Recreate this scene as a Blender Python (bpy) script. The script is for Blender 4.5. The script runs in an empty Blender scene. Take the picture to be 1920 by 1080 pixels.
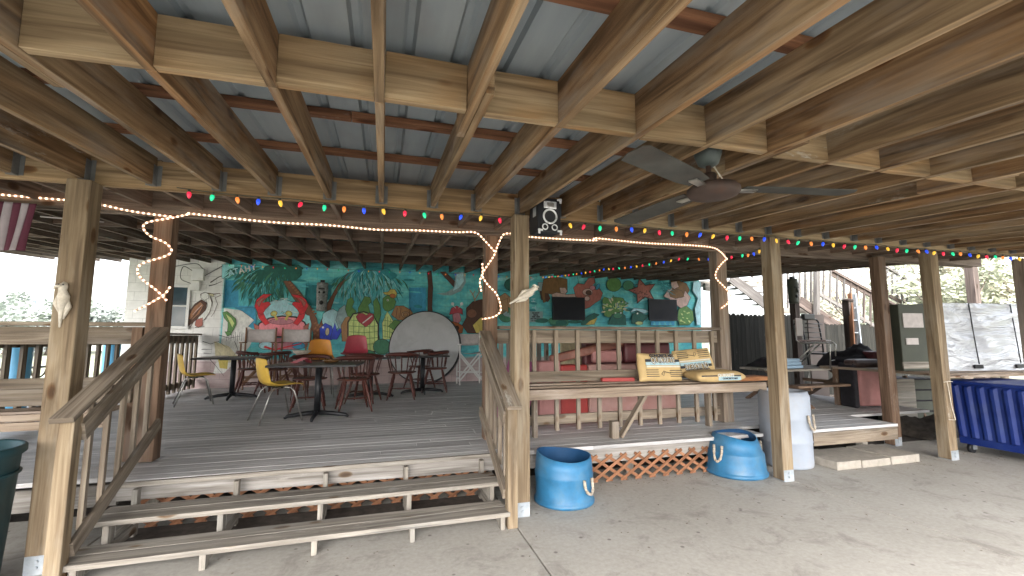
import bpy, bmesh, math, random
from mathutils import Vector, Matrix, Euler
R = math.radians
PI = math.pi
random.seed(7)
scene = bpy.context.scene

# ------------------------------------------------------------------ camera, sky, sun, exposure
CAMH = 1.62
cam_d = bpy.data.cameras.new('camera'); cam = bpy.data.objects.new('camera', cam_d)
scene.collection.objects.link(cam); scene.camera = cam
cam.location = (0, 0, CAMH); cam.rotation_euler = (R(90 + 6.26), R(0.0), R(-16.1))
cam_d.sensor_width = 36; cam_d.lens = 838 / 1920 * 36; cam_d.clip_start = .05; cam_d.clip_end = 1000
w = bpy.data.worlds.new('World'); scene.world = w; w.use_nodes = True
nt = w.node_tree; bgn = nt.nodes['Background']
sky = nt.nodes.new('ShaderNodeTexSky'); sky.sky_type = 'NISHITA'; sky.sun_disc = False
sky.sun_elevation = R(40); sky.sun_rotation = R(202); sky.dust_density = 4; sky.air_density = 1.0
hs = nt.nodes.new('ShaderNodeHueSaturation'); hs.inputs['Saturation'].default_value = .3
nt.links.new(sky.outputs[0], hs.inputs['Color']); nt.links.new(hs.outputs[0], bgn.inputs['Color'])
bgn.inputs['Strength'].default_value = .15
sd = bpy.data.lights.new('sun', 'SUN'); sd.energy = .5; sd.angle = R(65); sd.color = (1, .96, .9)
sun = bpy.data.objects.new('sun', sd); scene.collection.objects.link(sun)
sun.rotation_euler = (R(50), 0, R(-22))
scene.view_settings.view_transform = 'Standard'; scene.view_settings.look = 'None'
scene.view_settings.gamma = 1; scene.view_settings.exposure = 2.95
try:
    scene.cycles.max_bounces = 8; scene.cycles.diffuse_bounces = 6
except Exception: pass

# ------------------------------------------------------------------ helpers
F_ = 838.; YAW = R(16.1); PIT = R(6.26)
def ray(u, v):
    x = (u - 960) / F_; z = -(v - 540) / F_; y = 1.
    c, s = math.cos(PIT), math.sin(PIT); y, z = y*c - z*s, y*s + z*c
    c, s = math.cos(YAW), math.sin(YAW); x, y = x*c + y*s, -x*s + y*c
    return Vector((x, y, z))
def onY(u, v, y): d = ray(u, v); t = y / d.y; return Vector((d.x*t, y, CAMH + d.z*t))
def onZ(u, v, z): d = ray(u, v); t = (z - CAMH) / d.z; return Vector((d.x*t, d.y*t, z))
RS = .069
def rz(y): return 2.85 + RS * (y - 4.3)          # underside of the rafters

def link(o): scene.collection.objects.link(o); return o
def tag(o, label=None, cat=None, group=None, kind=None):
    if label: o['label'] = label
    if cat: o['category'] = cat
    if group: o['group'] = group
    if kind: o['kind'] = kind
    return o
def empty(name, loc=(0, 0, 0), rz_=0, label=None, cat=None, group=None):
    o = bpy.data.objects.new(name, None); link(o); o.location = loc; o.rotation_euler = (0, 0, rz_)
    o.empty_display_size = .1
    return tag(o, label, cat, group)
def copy_tree(o, parent=None):
    c = o.copy(); link(c); c.parent = parent
    for ch in list(o.children): copy_tree(ch, c)
    return c
def smooth(pts, n=10):
    P_ = [Vector(p) for p in pts]; P_ = [P_[0]*2-P_[1]] + P_ + [P_[-1]*2-P_[-2]]; out = []
    for i in range(1, len(P_)-2):
        for k in range(n):
            t = k/n; a, b_, c, d = P_[i-1], P_[i], P_[i+1], P_[i+2]
            out.append(.5*((2*b_)+(c-a)*t+(2*a-5*b_+4*c-d)*t*t+(3*b_-a-3*c+d)*t**3))
    out.append(P_[-2]); return out
class MB:
    def __init__(s): s.v = []; s.f = []; s.uv = []; s.bid = []; s.mi = []; s.sm = []; s.M = Matrix()
    def vert(s, p): s.v.append(tuple(s.M @ Vector(p))); return len(s.v) - 1
    def face(s, idx, uv=None, bid=(0, 0), mi=0, sm=False):
        s.f.append(tuple(idx)); s.uv.append(uv or [(0, 0)] * len(idx)); s.bid.append(bid); s.mi.append(mi); s.sm.append(sm)
    def board(s, p0, p1, wd, ht, up=(0, 0, 1), mi=0, bid=None):
        """box from p0 to p1 (centre line), width wd across, height ht along up"""
        p0 = Vector(p0); p1 = Vector(p1); d = p1 - p0; L = d.length; d.normalize(); up = Vector(up)
        sd_ = d.cross(up)
        if sd_.length < 1e-4: up = Vector((0, 1, 0)); sd_ = d.cross(up)
        sd_.normalize(); u2 = sd_.cross(d).normalized()
        a, b = wd / 2, ht / 2; c = []
        for q in (p0, p1):
            for i, j in ((-a, -b), (a, -b), (a, b), (-a, b)): c.append(s.vert(q + sd_*i + u2*j))
        bid = bid or (random.random(), random.random())
        ou, ov = bid[0] * 40, bid[1] * 40; off = 0
        for k in range(4):
            k2 = (k + 1) % 4; wl = wd if k % 2 == 0 else ht
            s.face((c[k], c[k2], c[4+k2], c[4+k]), [(ou, ov+off), (ou, ov+off+wl), (ou+L, ov+off+wl), (ou+L, ov+off)], bid, mi)
            off += wl + .11
        s.face((c[3], c[2], c[1], c[0]), [(ou, ov), (ou+.02, ov), (ou+.02, ov+ht), (ou, ov+ht)], bid, mi)
        s.face((c[4], c[5], c[6], c[7]), [(ou, ov), (ou+.02, ov), (ou+.02, ov+ht), (ou, ov+ht)], bid, mi)
        return s
    def box(s, x0, x1, y0, y1, z0, z1, mi=0, bid=None):
        dx, dy, dz = x1-x0, y1-y0, z1-z0; cx, cy, cz = (x0+x1)/2, (y0+y1)/2, (z0+z1)/2
        if dx >= dy and dx >= dz: return s.board((x0, cy, cz), (x1, cy, cz), dy, dz, mi=mi, bid=bid)
        if dy >= dz: return s.board((cx, y0, cz), (cx, y1, cz), dx, dz, mi=mi, bid=bid)
        return s.board((cx, cy, z0), (cx, cy, z1), dx, dy, up=(0, 1, 0), mi=mi, bid=bid)
    def tube(s, pts, r, n=8, mi=0, cap=True, closed=False):
        pts = [Vector(p) for p in pts]; m = len(pts)
        rr = r if isinstance(r, (list, tuple)) else [r] * m
        rings = []; L = 0; Ls = []; pn = None
        for i, p in enumerate(pts):
            if closed: t = pts[(i+1) % m] - pts[i-1]
            else: t = pts[min(i+1, m-1)] - pts[max(i-1, 0)]
            if t.length < 1e-9: t = Vector((0, 0, 1))
            t.normalize()
            if pn is None: pn = t.orthogonal().normalized()
            pn = (pn - t * pn.dot(t))
            if pn.length < 1e-5: pn = t.orthogonal()
            pn.normalize(); b = t.cross(pn)
            if i: L += (p - pts[i-1]).length
            Ls.append(L)
            rings.append([s.vert(p + (pn*math.cos(2*PI*k/n) + b*math.sin(2*PI*k/n)) * rr[i]) for k in range(n)])
        bid = (random.random(), random.random())
        last = m if closed else m - 1
        for i in range(last):
            A, B = rings[i], rings[(i+1) % m]; la = Ls[i]; lb = Ls[i+1] if i+1 < m else Ls[i] + .01
            for k in range(n):
                k2 = (k+1) % n; s.face((A[k], A[k2], B[k2], B[k]), [(la, k/n*.1), (la, (k+1)/n*.1), (lb, (k+1)/n*.1), (lb, k/n*.1)], bid, mi, True)
        if cap and not closed:
            s.face(tuple(reversed(rings[0])), None, bid, mi); s.face(tuple(rings[-1]), None, bid, mi)
        return s
    def lathe(s, prof, n=32, mi=0, c=(0, 0, 0), fn=None, sm=True):
        rings = []
        for i, (r, z) in enumerate(prof):
            ring = []
            for k in range(n):
                a = 2*PI*k/n; p = Vector((r*math.cos(a), r*math.sin(a), z))
                if fn: p = fn(p, i, a)
                ring.append(s.vert(Vector(c) + p))
            rings.append(ring)
        for i in range(len(prof)-1):
            for k in range(n):
                k2 = (k+1) % n
                s.face((rings[i][k], rings[i][k2], rings[i+1][k2], rings[i+1][k]), [(k/n*2, prof[i][1]), ((k+1)/n*2, prof[i][1]), ((k+1)/n*2, prof[i+1][1]), (k/n*2, prof[i+1][1])], (0, 0), mi, sm)
        s.rings = rings
        return s
    def capring(s, ring, mi=0, flip=False):
        s.face(tuple(reversed(ring)) if flip else tuple(ring), None, (0, 0), mi)
    def ball(s, c, r, n=10, m=6, mi=0, sc=(1, 1, 1)):
        prof = [(max(1e-4, r*math.sin(PI*i/m)), -r*math.cos(PI*i/m)) for i in range(m+1)]
        return s.lathe(prof, n, mi, (0, 0, 0), lambda p, i, a: Vector((c[0]+p.x*sc[0], c[1]+p.y*sc[1], c[2]+p.z*sc[2])))
    def prism(s, pts2, f3, n3, th, mi=0):
        """polygon: pts2 through f3(u,v)->Vector, thickened by th along n3"""
        P = [Vector(f3(*p)) for p in pts2]; n3 = Vector(n3)
        a = [s.vert(p) for p in P]; b = [s.vert(p + n3*th) for p in P]; m = len(P)
        bid = (random.random(), random.random())
        s.face(tuple(reversed(a)), None, bid, mi); s.face(tuple(b), [(p.x*1.0, p.z*1.0) for p in P], bid, mi)
        for k in range(m): k2 = (k+1) % m; s.face((a[k], a[k2], b[k2], b[k]), None, bid, mi)
        return s
    def build(s, name, mats, parent=None, bevel=0):
        me = bpy.data.meshes.new(name); me.from_pydata(s.v, [], s.f)
        if not isinstance(mats, (list, tuple)): mats = [mats]
        for m in mats: me.materials.append(m)
        me.polygons.foreach_set('material_index', s.mi); me.polygons.foreach_set('use_smooth', s.sm)
        ul = me.uv_layers.new(name='UVMap'); bl = me.uv_layers.new(name='bid')
        ua = []; ba = []
        for u, b, f in zip(s.uv, s.bid, s.f):
            for q in u: ua += [q[0], q[1]]; ba += [b[0], b[1]]
        ul.data.foreach_set('uv', ua); bl.data.foreach_set('uv', ba)
        me.update(); me.validate()
        bm = bmesh.new(); bm.from_mesh(me); bmesh.ops.recalc_face_normals(bm, faces=bm.faces); bm.to_mesh(me); bm.free()
        o = bpy.data.objects.new(name, me); link(o)
        if parent: o.parent = parent
        if bevel:
            b = o.modifiers.new('bevel', 'BEVEL'); b.width = bevel; b.segments = 2; b.limit_method = 'ANGLE'; b.angle_limit = R(40)
        return o

# ------------------------------------------------------------------ materials
def newmat(name):
    m = bpy.data.materials.new(name); m.use_nodes = True
    return m, m.node_tree, m.node_tree.nodes['Principled BSDF']
def N(nt, t, **k):
    n = nt.nodes.new(t)
    for a, b in k.items(): setattr(n, a, b)
    return n
def ramp(nt, src, stops):
    r = N(nt, 'ShaderNodeValToRGB'); e = r.color_ramp.elements
    while len(e) < len(stops): e.new(.5)
    for x, (p, c) in zip(e, stops): x.position = p; x.color = (*c, 1) if len(c) == 3 else c
    nt.links.new(src, r.inputs[0]); return r.outputs[0]
def mix(nt, a, b, f, bt='MIX'):
    m = N(nt, 'ShaderNodeMix', data_type='RGBA', blend_type=bt)
    for s_, v in ((m.inputs[0], f), (m.inputs[6], a), (m.inputs[7], b)):
        if hasattr(v, 'links') or isinstance(v, bpy.types.NodeSocket): nt.links.new(v, s_)
        elif isinstance(v, (int, float)): s_.default_value = v
        else: s_.default_value = (*v, 1)
    return m.outputs[2]
def noise(nt, vec, sc, det=4, rough=.55, dist=0):
    n = N(nt, 'ShaderNodeTexNoise'); n.inputs['Scale'].default_value = sc; n.inputs['Detail'].default_value = det
    n.inputs['Roughness'].default_value = rough; n.inputs['Distortion'].default_value = dist
    if vec is not None: nt.links.new(vec, n.inputs['Vector'])
    return n.outputs[0]
def mapping(nt, vec, sc=(1, 1, 1), loc=(0, 0, 0), rot=(0, 0, 0)):
    m = N(nt, 'ShaderNodeMapping'); m.inputs['Scale'].default_value = sc; m.inputs['Location'].default_value = loc; m.inputs['Rotation'].default_value = rot
    nt.links.new(vec, m.inputs['Vector']); return m.outputs[0]
def bump(nt, bs, h, st=.3, d=.01):
    b = N(nt, 'ShaderNodeBump'); b.inputs['Strength'].default_value = st; b.inputs['Distance'].default_value = d
    nt.links.new(h, b.inputs['Height']); nt.links.new(b.outputs[0], bs.inputs['Normal'])
def wood(name, dark, mid, light, rough=.8, var=.35, blot=None, blotf=.5, knots=True, hue=None, bs_=.25, fine_=.75, spec=.25):
    m, nt, bs = newmat(name)
    uv = N(nt, 'ShaderNodeUVMap', uv_map='UVMap').outputs[0]; bid = N(nt, 'ShaderNodeUVMap', uv_map='bid').outputs[0]
    g = noise(nt, mapping(nt, uv, (2.2, 70, 1)), 1, 5, .6, .6)
    g2 = noise(nt, mapping(nt, uv, (.9, 13, 1)), 1, 3, .5, 1.2)
    c = ramp(nt, g2, [(.3, dark), (.5, mid), (.72, light)])
    fine = ramp(nt, g, [(.3, (.62, .58, .54)), (.6, (1, 1, 1))])
    c = mix(nt, c, fine, fine_, 'MULTIPLY')
    if knots:
        v = N(nt, 'ShaderNodeTexVoronoi'); v.inputs['Scale'].default_value = 1
        nt.links.new(mapping(nt, uv, (2.1, 4.6, 1)), v.inputs['Vector'])
        k = ramp(nt, v.outputs['Distance'], [(.055, (0, 0, 0)), (.1, (1, 1, 1))])
        kk = ramp(nt, v.outputs['Distance'], [(.0, (.2, .12, .07)), (.09, (.38, .24, .14)), (.12, (.6, .45, .3)), (.16, (1, 1, 1))])
        c = mix(nt, c, kk, .9, 'MULTIPLY')
    wn = N(nt, 'ShaderNodeTexWhiteNoise', noise_dimensions='2D'); nt.links.new(bid, wn.inputs['Vector'])
    tint = ramp(nt, wn.outputs['Value'], [(0, (1-var, 1-var, 1-var)), (1, (1+var*.3, 1+var*.3, 1+var*.3))])
    c = mix(nt, c, tint, 1, 'MULTIPLY')
    if hue:
        sx = N(nt, 'ShaderNodeSeparateXYZ'); nt.links.new(wn.outputs['Color'], sx.inputs[0])
        c = mix(nt, c, mix(nt, c, hue, 1, 'MULTIPLY'), ramp(nt, sx.outputs[1], [(.45, (0, 0, 0)), (.85, (1, 1, 1))]))
    if knots:
        sc_ = noise(nt, mapping(nt, uv, (2.6, 9, 1), (7, 3, 0)), 1, 7, .8)
        lo_ = noise(nt, mapping(nt, uv, (.35, .9, 1), (3, 9, 0)), 1, 2, .5)
        am = mix(nt, ramp(nt, sc_, [(.56, (0, 0, 0)), (.66, (1, 1, 1))]), ramp(nt, lo_, [(.58, (0, 0, 0)), (.66, (.8, .8, .8))]), 1, 'MULTIPLY')
        c = mix(nt, c, (.42, .40, .36), am)
        ck = ramp(nt, noise(nt, mapping(nt, uv, (.7, 60, 1), (2, 4, 0)), 1, 2, .4), [(.71, (0, 0, 0)), (.74, (.65, .65, .65))])
        c = mix(nt, c, tuple(x*.35 for x in dark), ck)
    if blot:
        tc = N(nt, 'ShaderNodeTexCoord').outputs['Object']
        bl = noise(nt, mapping(nt, uv, (1.1, 5, 1)), 1, 5, .65)
        c = mix(nt, c, blot, ramp(nt, bl, [(.5, (0, 0, 0)), (.68, (blotf,)*3)]))
    nt.links.new(c, bs.inputs['Base Color']); bs.inputs['Roughness'].default_value = rough
    bs.inputs['Specular IOR Level'].default_value = spec
    bump(nt, bs, g, bs_, .004)
    return m
def plain(name, col, rough=.6, metal=0, var=.15, sc=6, spec=.4, dirt=None, dirtf=.5, bmp=.1):
    m, nt, bs = newmat(name)
    tc = N(nt, 'ShaderNodeTexCoord').outputs['Object']
    n = noise(nt, tc, sc, 5, .6)
    lo = tuple(max(0, x*(1-var)) for x in col); hi = tuple(min(1, x*(1+var)) for x in col)
    c = ramp(nt, n, [(.35, lo), (.65, hi)])
    if dirt:
        n2 = noise(nt, tc, sc*.7, 6, .7, .4)
        c = mix(nt, c, dirt, ramp(nt, n2, [(.48, (0, 0, 0)), (.7, (dirtf,)*3)]))
    nt.links.new(c, bs.inputs['Base Color'])
    rr = ramp(nt, n, [(.3, (max(0, rough-.1),)*3), (.7, (min(1, rough+.1),)*3)]); nt.links.new(rr, bs.inputs['Roughness'])
    bs.inputs['Metallic'].default_value = metal; bs.inputs['Specular IOR Level'].default_value = spec
    if bmp: bump(nt, bs, noise(nt, tc, sc*12, 3), bmp, .003)
    return m
def glow(name, col, st, base=None):
    m, nt, bs = newmat(name)
    bs.inputs['Base Color'].default_value = (*(base or col), 1); bs.inputs['Roughness'].default_value = .15
    bs.inputs['Emission Color'].default_value = (*col, 1); bs.inputs['Emission Strength'].default_value = st
    return m
M = {}
M['rafter'] = wood('rafter_wood', (.085, .056, .031), (.225, .157, .09), (.37, .275, .167), hue=(.98, .74, .55), var=.34, blot=(.24, .215, .185), blotf=.5)
M['back_rafter'] = wood('old_rafter_wood', (.10, .075, .06), (.19, .15, .12), (.29, .24, .195), hue=(1, .84, .74), var=.3)
M['girder'] = wood('girder_wood', (.15, .105, .06), (.28, .207, .122), (.40, .31, .195), var=.12, hue=(1, .84, .68))
M['purlin'] = wood('purlin_wood', (.10, .045, .024), (.19, .09, .048), (.28, .135, .07), var=.3)
M['post'] = wood('post_wood', (.13, .094, .06), (.235, .175, .112), (.33, .26, .172), var=.12, blot=(.32, .28, .22), blotf=.5)
M['post_old'] = wood('old_post_wood', (.16, .125, .095), (.26, .205, .16), (.36, .30, .24), var=.15, blot=(.2, .19, .18), blotf=.5)
M['post_brown'] = wood('brown_post_wood', (.10, .062, .042), (.185, .118, .08), (.26, .175, .122), var=.15, blot=(.2, .17, .15), blotf=.5)
M['grey'] = wood('weathered_wood', (.17, .152, .13), (.30, .272, .235), (.42, .39, .345), var=.28, blot=(.2, .2, .19), blotf=.5)
M['deck'] = wood('deck_board_wood', (.42, .41, .41), (.57, .56, .56), (.70, .69, .69), var=.3, blot=(.25, .24, .24), blotf=.35, knots=False, rough=.5, bs_=.5, fine_=.45, spec=.5)
M['rail'] = wood('rail_wood', (.12, .095, .072), (.235, .19, .145), (.35, .295, .23), var=.25, blot=(.24, .22, .2), blotf=.5)
M['bench'] = wood('bench_wood', (.18, .13, .098), (.31, .24, .182), (.44, .36, .28), var=.25, blot=(.5, .43, .38), blotf=.5)
M['white_board'] = wood('whitewashed_wood', (.17, .155, .14), (.29, .27, .25), (.40, .38, .36), var=.15, blot=(.2, .175, .14), blotf=.55)
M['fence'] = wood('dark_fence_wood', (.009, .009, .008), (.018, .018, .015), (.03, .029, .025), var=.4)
M['stair_out'] = wood('outside_stair_wood', (.075, .068, .065), (.13, .121, .115), (.19, .18, .172), var=.3)
M['stair_dark'] = wood('brown_rail_wood', (.04, .03, .027), (.085, .066, .058), (.14, .112, .1), var=.2)
M['lattice'] = wood('lattice_wood', (.14, .06, .03), (.25, .115, .06), (.34, .17, .095), var=.2, knots=False)
M['chair_wood'] = wood('chair_wood', (.055, .018, .014), (.105, .035, .028), (.17, .07, .05), var=.1, knots=False, rough=.35)
M['table_top'] = wood('table_laminate', (.05, .042, .038), (.10, .085, .075), (.15, .125, .11), var=.05, knots=False, rough=.3, bs_=.02)
M['frame_wood'] = wood('folding_frame_wood', (.16, .085, .05), (.27, .15, .09), (.36, .21, .13), knots=False)
M['galv'] = plain('galvanised_steel', (.42, .46, .5), .45, .5, .2, 9, dirt=(.3, .22, .15), dirtf=.3)
M['hanger'] = plain('dull_zinc', (.16, .165, .165), .55, .5, .25, 9)
M['black'] = plain('black_metal', (.018, .019, .022), .4, .2, .3)
M['black_plastic'] = plain('black_plastic', (.012, .013, .017), .45, 0, .3)
M['chrome'] = plain('dull_chrome', (.38, .37, .35), .35, .9, .25, 20)
M['yellow'] = plain('yellow_plastic', (.66, .42, .06), .4, 0, .1, 5, dirt=(.45, .27, .05), dirtf=.4, bmp=0)
M['orange'] = plain('orange_plastic', (.62, .26, .03), .4, 0, .1, bmp=0)
M['pinkred'] = plain('red_plastic', (.42, .06, .085), .4, 0, .1, bmp=0)
M['canvas'] = plain('canvas_cloth', (.5, .46, .45), .9, 0, .12, 10)
M['white_paint'] = plain('white_paint', (.74, .74, .73), .5, 0, .06, 4, dirt=(.5, .45, .38), dirtf=.35)
M['barrel_blue'] = plain('blue_barrel_paint', (.026, .135, .265), .45, 0, .2, 5, dirt=(.09, .16, .21), dirtf=.6, bmp=.03)
M['barrel_in'] = plain('dark_blue_inside', (.012, .06, .15), .6, 0, .2, 3)
M['barrel_white'] = plain('white_barrel_paint', (.30, .335, .395), .5, 0, .07, 3, dirt=(.34, .3, .26), dirtf=.5)
M['rope'] = plain('frayed_rope', (.36, .31, .25), .95, 0, .4, 60, bmp=.6)
M['bin_blue'] = plain('blue_bin_plastic', (.004, .02, .15), .5, 0, .15, 4, dirt=(.05, .08, .2), dirtf=.3)
M['teal_bin'] = plain('dark_teal_plastic', (.012, .045, .055), .45, 0, .2, 3, dirt=(.04, .06, .06), dirtf=.4)
M['pink_vinyl'] = plain('pink_vinyl', (.42, .2, .19), .6, 0, .12, 3, dirt=(.3, .12, .11), dirtf=.5)
M['pale_pink'] = plain('pale_pink_panel', (.48, .29, .26), .6, 0, .1, 3, dirt=(.4, .16, .14), dirtf=.5)
M['red_panel'] = plain('red_panel', (.38, .045, .04), .5, 0, .12, 3)
M['maroon'] = plain('maroon_vinyl', (.12, .03, .035), .45, 0, .2, 4)
M['dark_cloth'] = plain('dark_cloth', (.022, .02, .025), .9, 0, .4, 8)
M['grey_disc'] = plain('grey_laminate', (.42, .43, .44), .5, 0, .06, 2, dirt=(.24, .24, .24), dirtf=.5)
M['rust'] = plain('rusty_metal', (.05, .033, .027), .75, .2, .3, 9, dirt=(.075, .035, .022), dirtf=.6)
M['blade'] = plain('dusty_fan_blade', (.05, .05, .046), .85, 0, .3, 5, spec=.15, dirt=(.07, .055, .045), dirtf=.5)
M['fan_grey'] = plain('grey_fan_metal', (.06, .075, .072), .5, .2, .15, 8)
M['silver'] = plain('silver_plastic', (.72, .73, .75), .3, .3, .08, 8, bmp=0)
M['screen'] = plain('dark_screen', (.002, .003, .008), .6, 0, .2, 3, bmp=0)
M['blue_case'] = plain('pale_blue_plastic', (.25, .36, .47), .5, 0, .1, 5)
M['bone'] = plain('bone_white_carving', (.6, .55, .47), .7, 0, .2, 18, dirt=(.3, .24, .17), dirtf=.6, bmp=.4)
M['bag'] = plain('yellow_paper_bag', (.56, .40, .19), .85, 0, .08, 6, dirt=(.42, .29, .15), dirtf=.3)
M['ink'] = plain('dark_ink', (.03, .035, .045), .7, 0, .2, 20, bmp=0)
M['ink_blue'] = plain('pale_blue_ink', (.36, .52, .58), .7, 0, .1, 20, bmp=0)
M['paper_white'] = plain('white_paper', (.7, .68, .6), .8, 0, .1, 20, bmp=0)
M['window_dark'] = plain('dark_window_glass', (.05, .08, .1), .1, 0, .3, 2, bmp=0)
M['olive'] = plain('dark_cabinet_paint', (.05, .055, .04), .6, 0, .2, 4)
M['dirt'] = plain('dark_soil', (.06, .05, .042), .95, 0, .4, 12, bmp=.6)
M['paver'] = plain('concrete_paver', (.32, .29, .25), .85, 0, .12, 12, dirt=(.2, .18, .15), dirtf=.5)
def rope_glow():
    m, nt, bs = newmat('rope_light_tube')
    uv = N(nt, 'ShaderNodeUVMap', uv_map='UVMap').outputs[0]
    sx = N(nt, 'ShaderNodeSeparateXYZ'); nt.links.new(uv, sx.inputs[0])
    mm = N(nt, 'ShaderNodeMath', operation='MULTIPLY'); nt.links.new(sx.outputs[0], mm.inputs[0]); mm.inputs[1].default_value = 2*PI/.046
    ss = N(nt, 'ShaderNodeMath', operation='SINE'); nt.links.new(mm.outputs[0], ss.inputs[0])
    s1 = N(nt, 'ShaderNodeMapRange'); nt.links.new(ss.outputs[0], s1.inputs[0]); s1.inputs[1].default_value = -.1; s1.inputs[2].default_value = .8
    s1.inputs[3].default_value = .02; s1.inputs[4].default_value = .75
    bs.inputs['Base Color'].default_value = (.5, .36, .28, 1); bs.inputs['Roughness'].default_value = .2
    bs.inputs['Emission Color'].default_value = (1, .56, .34, 1); nt.links.new(s1.outputs[0], bs.inputs['Emission Strength'])
    return m
M['rope_light'] = rope_glow()
BC = [(1, .03, .08), (.02, .8, .35), (1, .28, .06), (.03, .1, 1), (1, .55, .06)]
M['bulbs'] = [glow('bulb_%s' % n, c, .12, tuple(x*.6 for x in c)) for n, c in zip(('red', 'green', 'orange', 'blue', 'yellow'), BC)]
def metal_roof():
    m, nt, bs = newmat('roofing_metal')
    tc = N(nt, 'ShaderNodeTexCoord').outputs['Object']
    n = noise(nt, mapping(nt, tc, (3, .5, 1)), 1, 5, .6); n2 = noise(nt, tc, 2, 4)
    c = ramp(nt, n, [(.3, (.2, .245, .275)), (.7, (.33, .38, .41))])
    c = mix(nt, c, (.2, .19, .19), ramp(nt, n2, [(.55, (0, 0, 0)), (.75, (.4, .4, .4))]))
    nt.links.new(c, bs.inputs['Base Color']); bs.inputs['Metallic'].default_value = .25; bs.inputs['Roughness'].default_value = .55
    return m
M['roof'] = metal_roof()
def concrete():
    m, nt, bs = newmat('concrete')
    tc = N(nt, 'ShaderNodeTexCoord').outputs['Object']
    a = noise(nt, tc, .9, 6, .65); b = noise(nt, tc, 26, 4, .7); d = noise(nt, tc, 2.6, 6, .75, .6)
    c = ramp(nt, a, [(.3, (.35, .33, .295)), (.7, (.41, .39, .355))])
    c = mix(nt, c, ramp(nt, b, [(.3, (.8, .8, .8)), (.7, (1.08, 1.08, 1.08))]), .8, 'MULTIPLY')
    c = mix(nt, c, (.19, .17, .15), ramp(nt, d, [(.52, (0, 0, 0)), (.70, (.7, .7, .7))]))
    v = N(nt, 'ShaderNodeTexVoronoi'); v.inputs['Scale'].default_value = 5; v.inputs['Randomness'].default_value = 1; nt.links.new(tc, v.inputs['Vector'])
    c = mix(nt, c, (.13, .11, .1), ramp(nt, v.outputs['Distance'], [(.05, (.8, .8, .8)), (.1, (0, 0, 0))]))
    nt.links.new(c, bs.inputs['Base Color']); bs.inputs['Roughness'].default_value = .75; bs.inputs['Specular IOR Level'].default_value = .3
    bump(nt, bs, b, .35, .004)
    return m
M['concrete'] = concrete()
def sandy():
    m, nt, bs = newmat('ground_cover')
    tc = N(nt, 'ShaderNodeTexCoord').outputs['Object']
    a = noise(nt, tc, .4, 6, .7); b = noise(nt, tc, 9, 5, .7)
    c = ramp(nt, a, [(.35, (.34, .32, .28)), (.6, (.16, .2, .09))])
    c = mix(nt, c, ramp(nt, b, [(.3, (.7, .7, .7)), (.7, (1.1, 1.1, 1.1))]), 1, 'MULTIPLY')
    nt.links.new(c, bs.inputs['Base Color']); bs.inputs['Roughness'].default_value = .9
    return m
M['ground'] = sandy()
# ------------------------------------------------------------------ ground
WY = 12.3; DH = .42
b = MB(); b.face([b.vert(p) for p in ((-300, -120, -.12), (300, -120, -.12), (300, 400, -.12), (-300, 400, -.12))])
tag(b.build('ground', M['ground']), kind='structure')
b = MB()
xs = [-12, -6.5, -2.16, 1.16, 4.52, 8.2, 14]; ys = [-7, -3.2, .6, 5.2]
for i in range(6):
    for j in range(3): b.box(xs[i]+.006, xs[i+1]-.006, ys[j]+.006, ys[j+1]-.006, -.1, 0)
tag(b.build('concrete_slab', M['concrete'], bevel=.006), kind='structure')
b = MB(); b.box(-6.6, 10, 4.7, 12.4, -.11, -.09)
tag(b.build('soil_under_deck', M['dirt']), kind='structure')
b = MB(); b.box(7, 16, 5.21, 12, -.11, -.004)
tag(b.build('side_ground', M['dirt']), kind='structure')

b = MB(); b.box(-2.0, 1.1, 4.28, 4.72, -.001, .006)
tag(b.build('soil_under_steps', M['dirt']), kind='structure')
# ------------------------------------------------------------------ deck
deck = empty('wooden_deck', (0, 4.68, 0), 0, 'wide weathered grey plank deck under the roof, holding the tables and chairs', 'deck')
deck_off = Matrix.Translation((0, -4.68, 0))
def dpart(b, n, m, bevel=0):
    o = b.build(n, m, deck, bevel); o.matrix_parent_inverse = deck_off; return o
b = MB(); y = 4.66
while y < WY - .05:
    # board rows with butt joints
    x0 = -6.6 if y > 4.8 else -2.1
    segs = [(x0, 4.62), (5.42, 6.95)] if y < 5.08 else [(x0, 6.95)] if y < 5.24 else [(x0, 8.75)]
    for x0, right in segs:
        while x0 < right - .01:
            x1 = min(right, x0 + random.uniform(2.4, 4.9))
            if right - x1 < .6: x1 = right
            b.box(x0, x1 - .003, y, y + .135, DH - .038 + random.uniform(-.0015, .0015), DH + random.uniform(-.001, .001))
            x0 = x1
    y += .141
dpart(b, 'floor_boards', M['deck'])
b = MB(); b.board((-2.1, 4.685, DH-.105), (1.2, 4.685, DH-.105), .038, .125); dpart(b, 'fascia_board', M['white_board'], .003)
b = MB(); b.board((1.21, 4.78, DH-.13), (4.62, 4.78, DH-.13), .038, .17); dpart(b, 'fascia_board', M['white_board'], .003)
b = MB(); b.board((5.42, 4.675, DH-.125), (6.93, 4.675, DH-.125), .038, .165); dpart(b, 'fascia_board', M['rail'], .003)
b = MB(); b.board((-6.6, 4.75, DH-.13), (-2.12, 4.75, DH-.13), .038, .17); dpart(b, 'fascia_board', M['white_board'], .003)
for x in (-2.0, -.4, 1.15, 3.0, 4.55, 6.8):
    b = MB(); b.board((x, 4.82, DH-.14), (x, 12.2, DH-.14), .04, .18); dpart(b, 'floor_joist', M['grey'])
for x in (-1.95, 2.9, 6.7):
    b = MB(); b.box(x-.05, x+.05, 4.95, 5.05, -.1, DH-.23); dpart(b, 'deck_leg', M['grey'])

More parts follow.
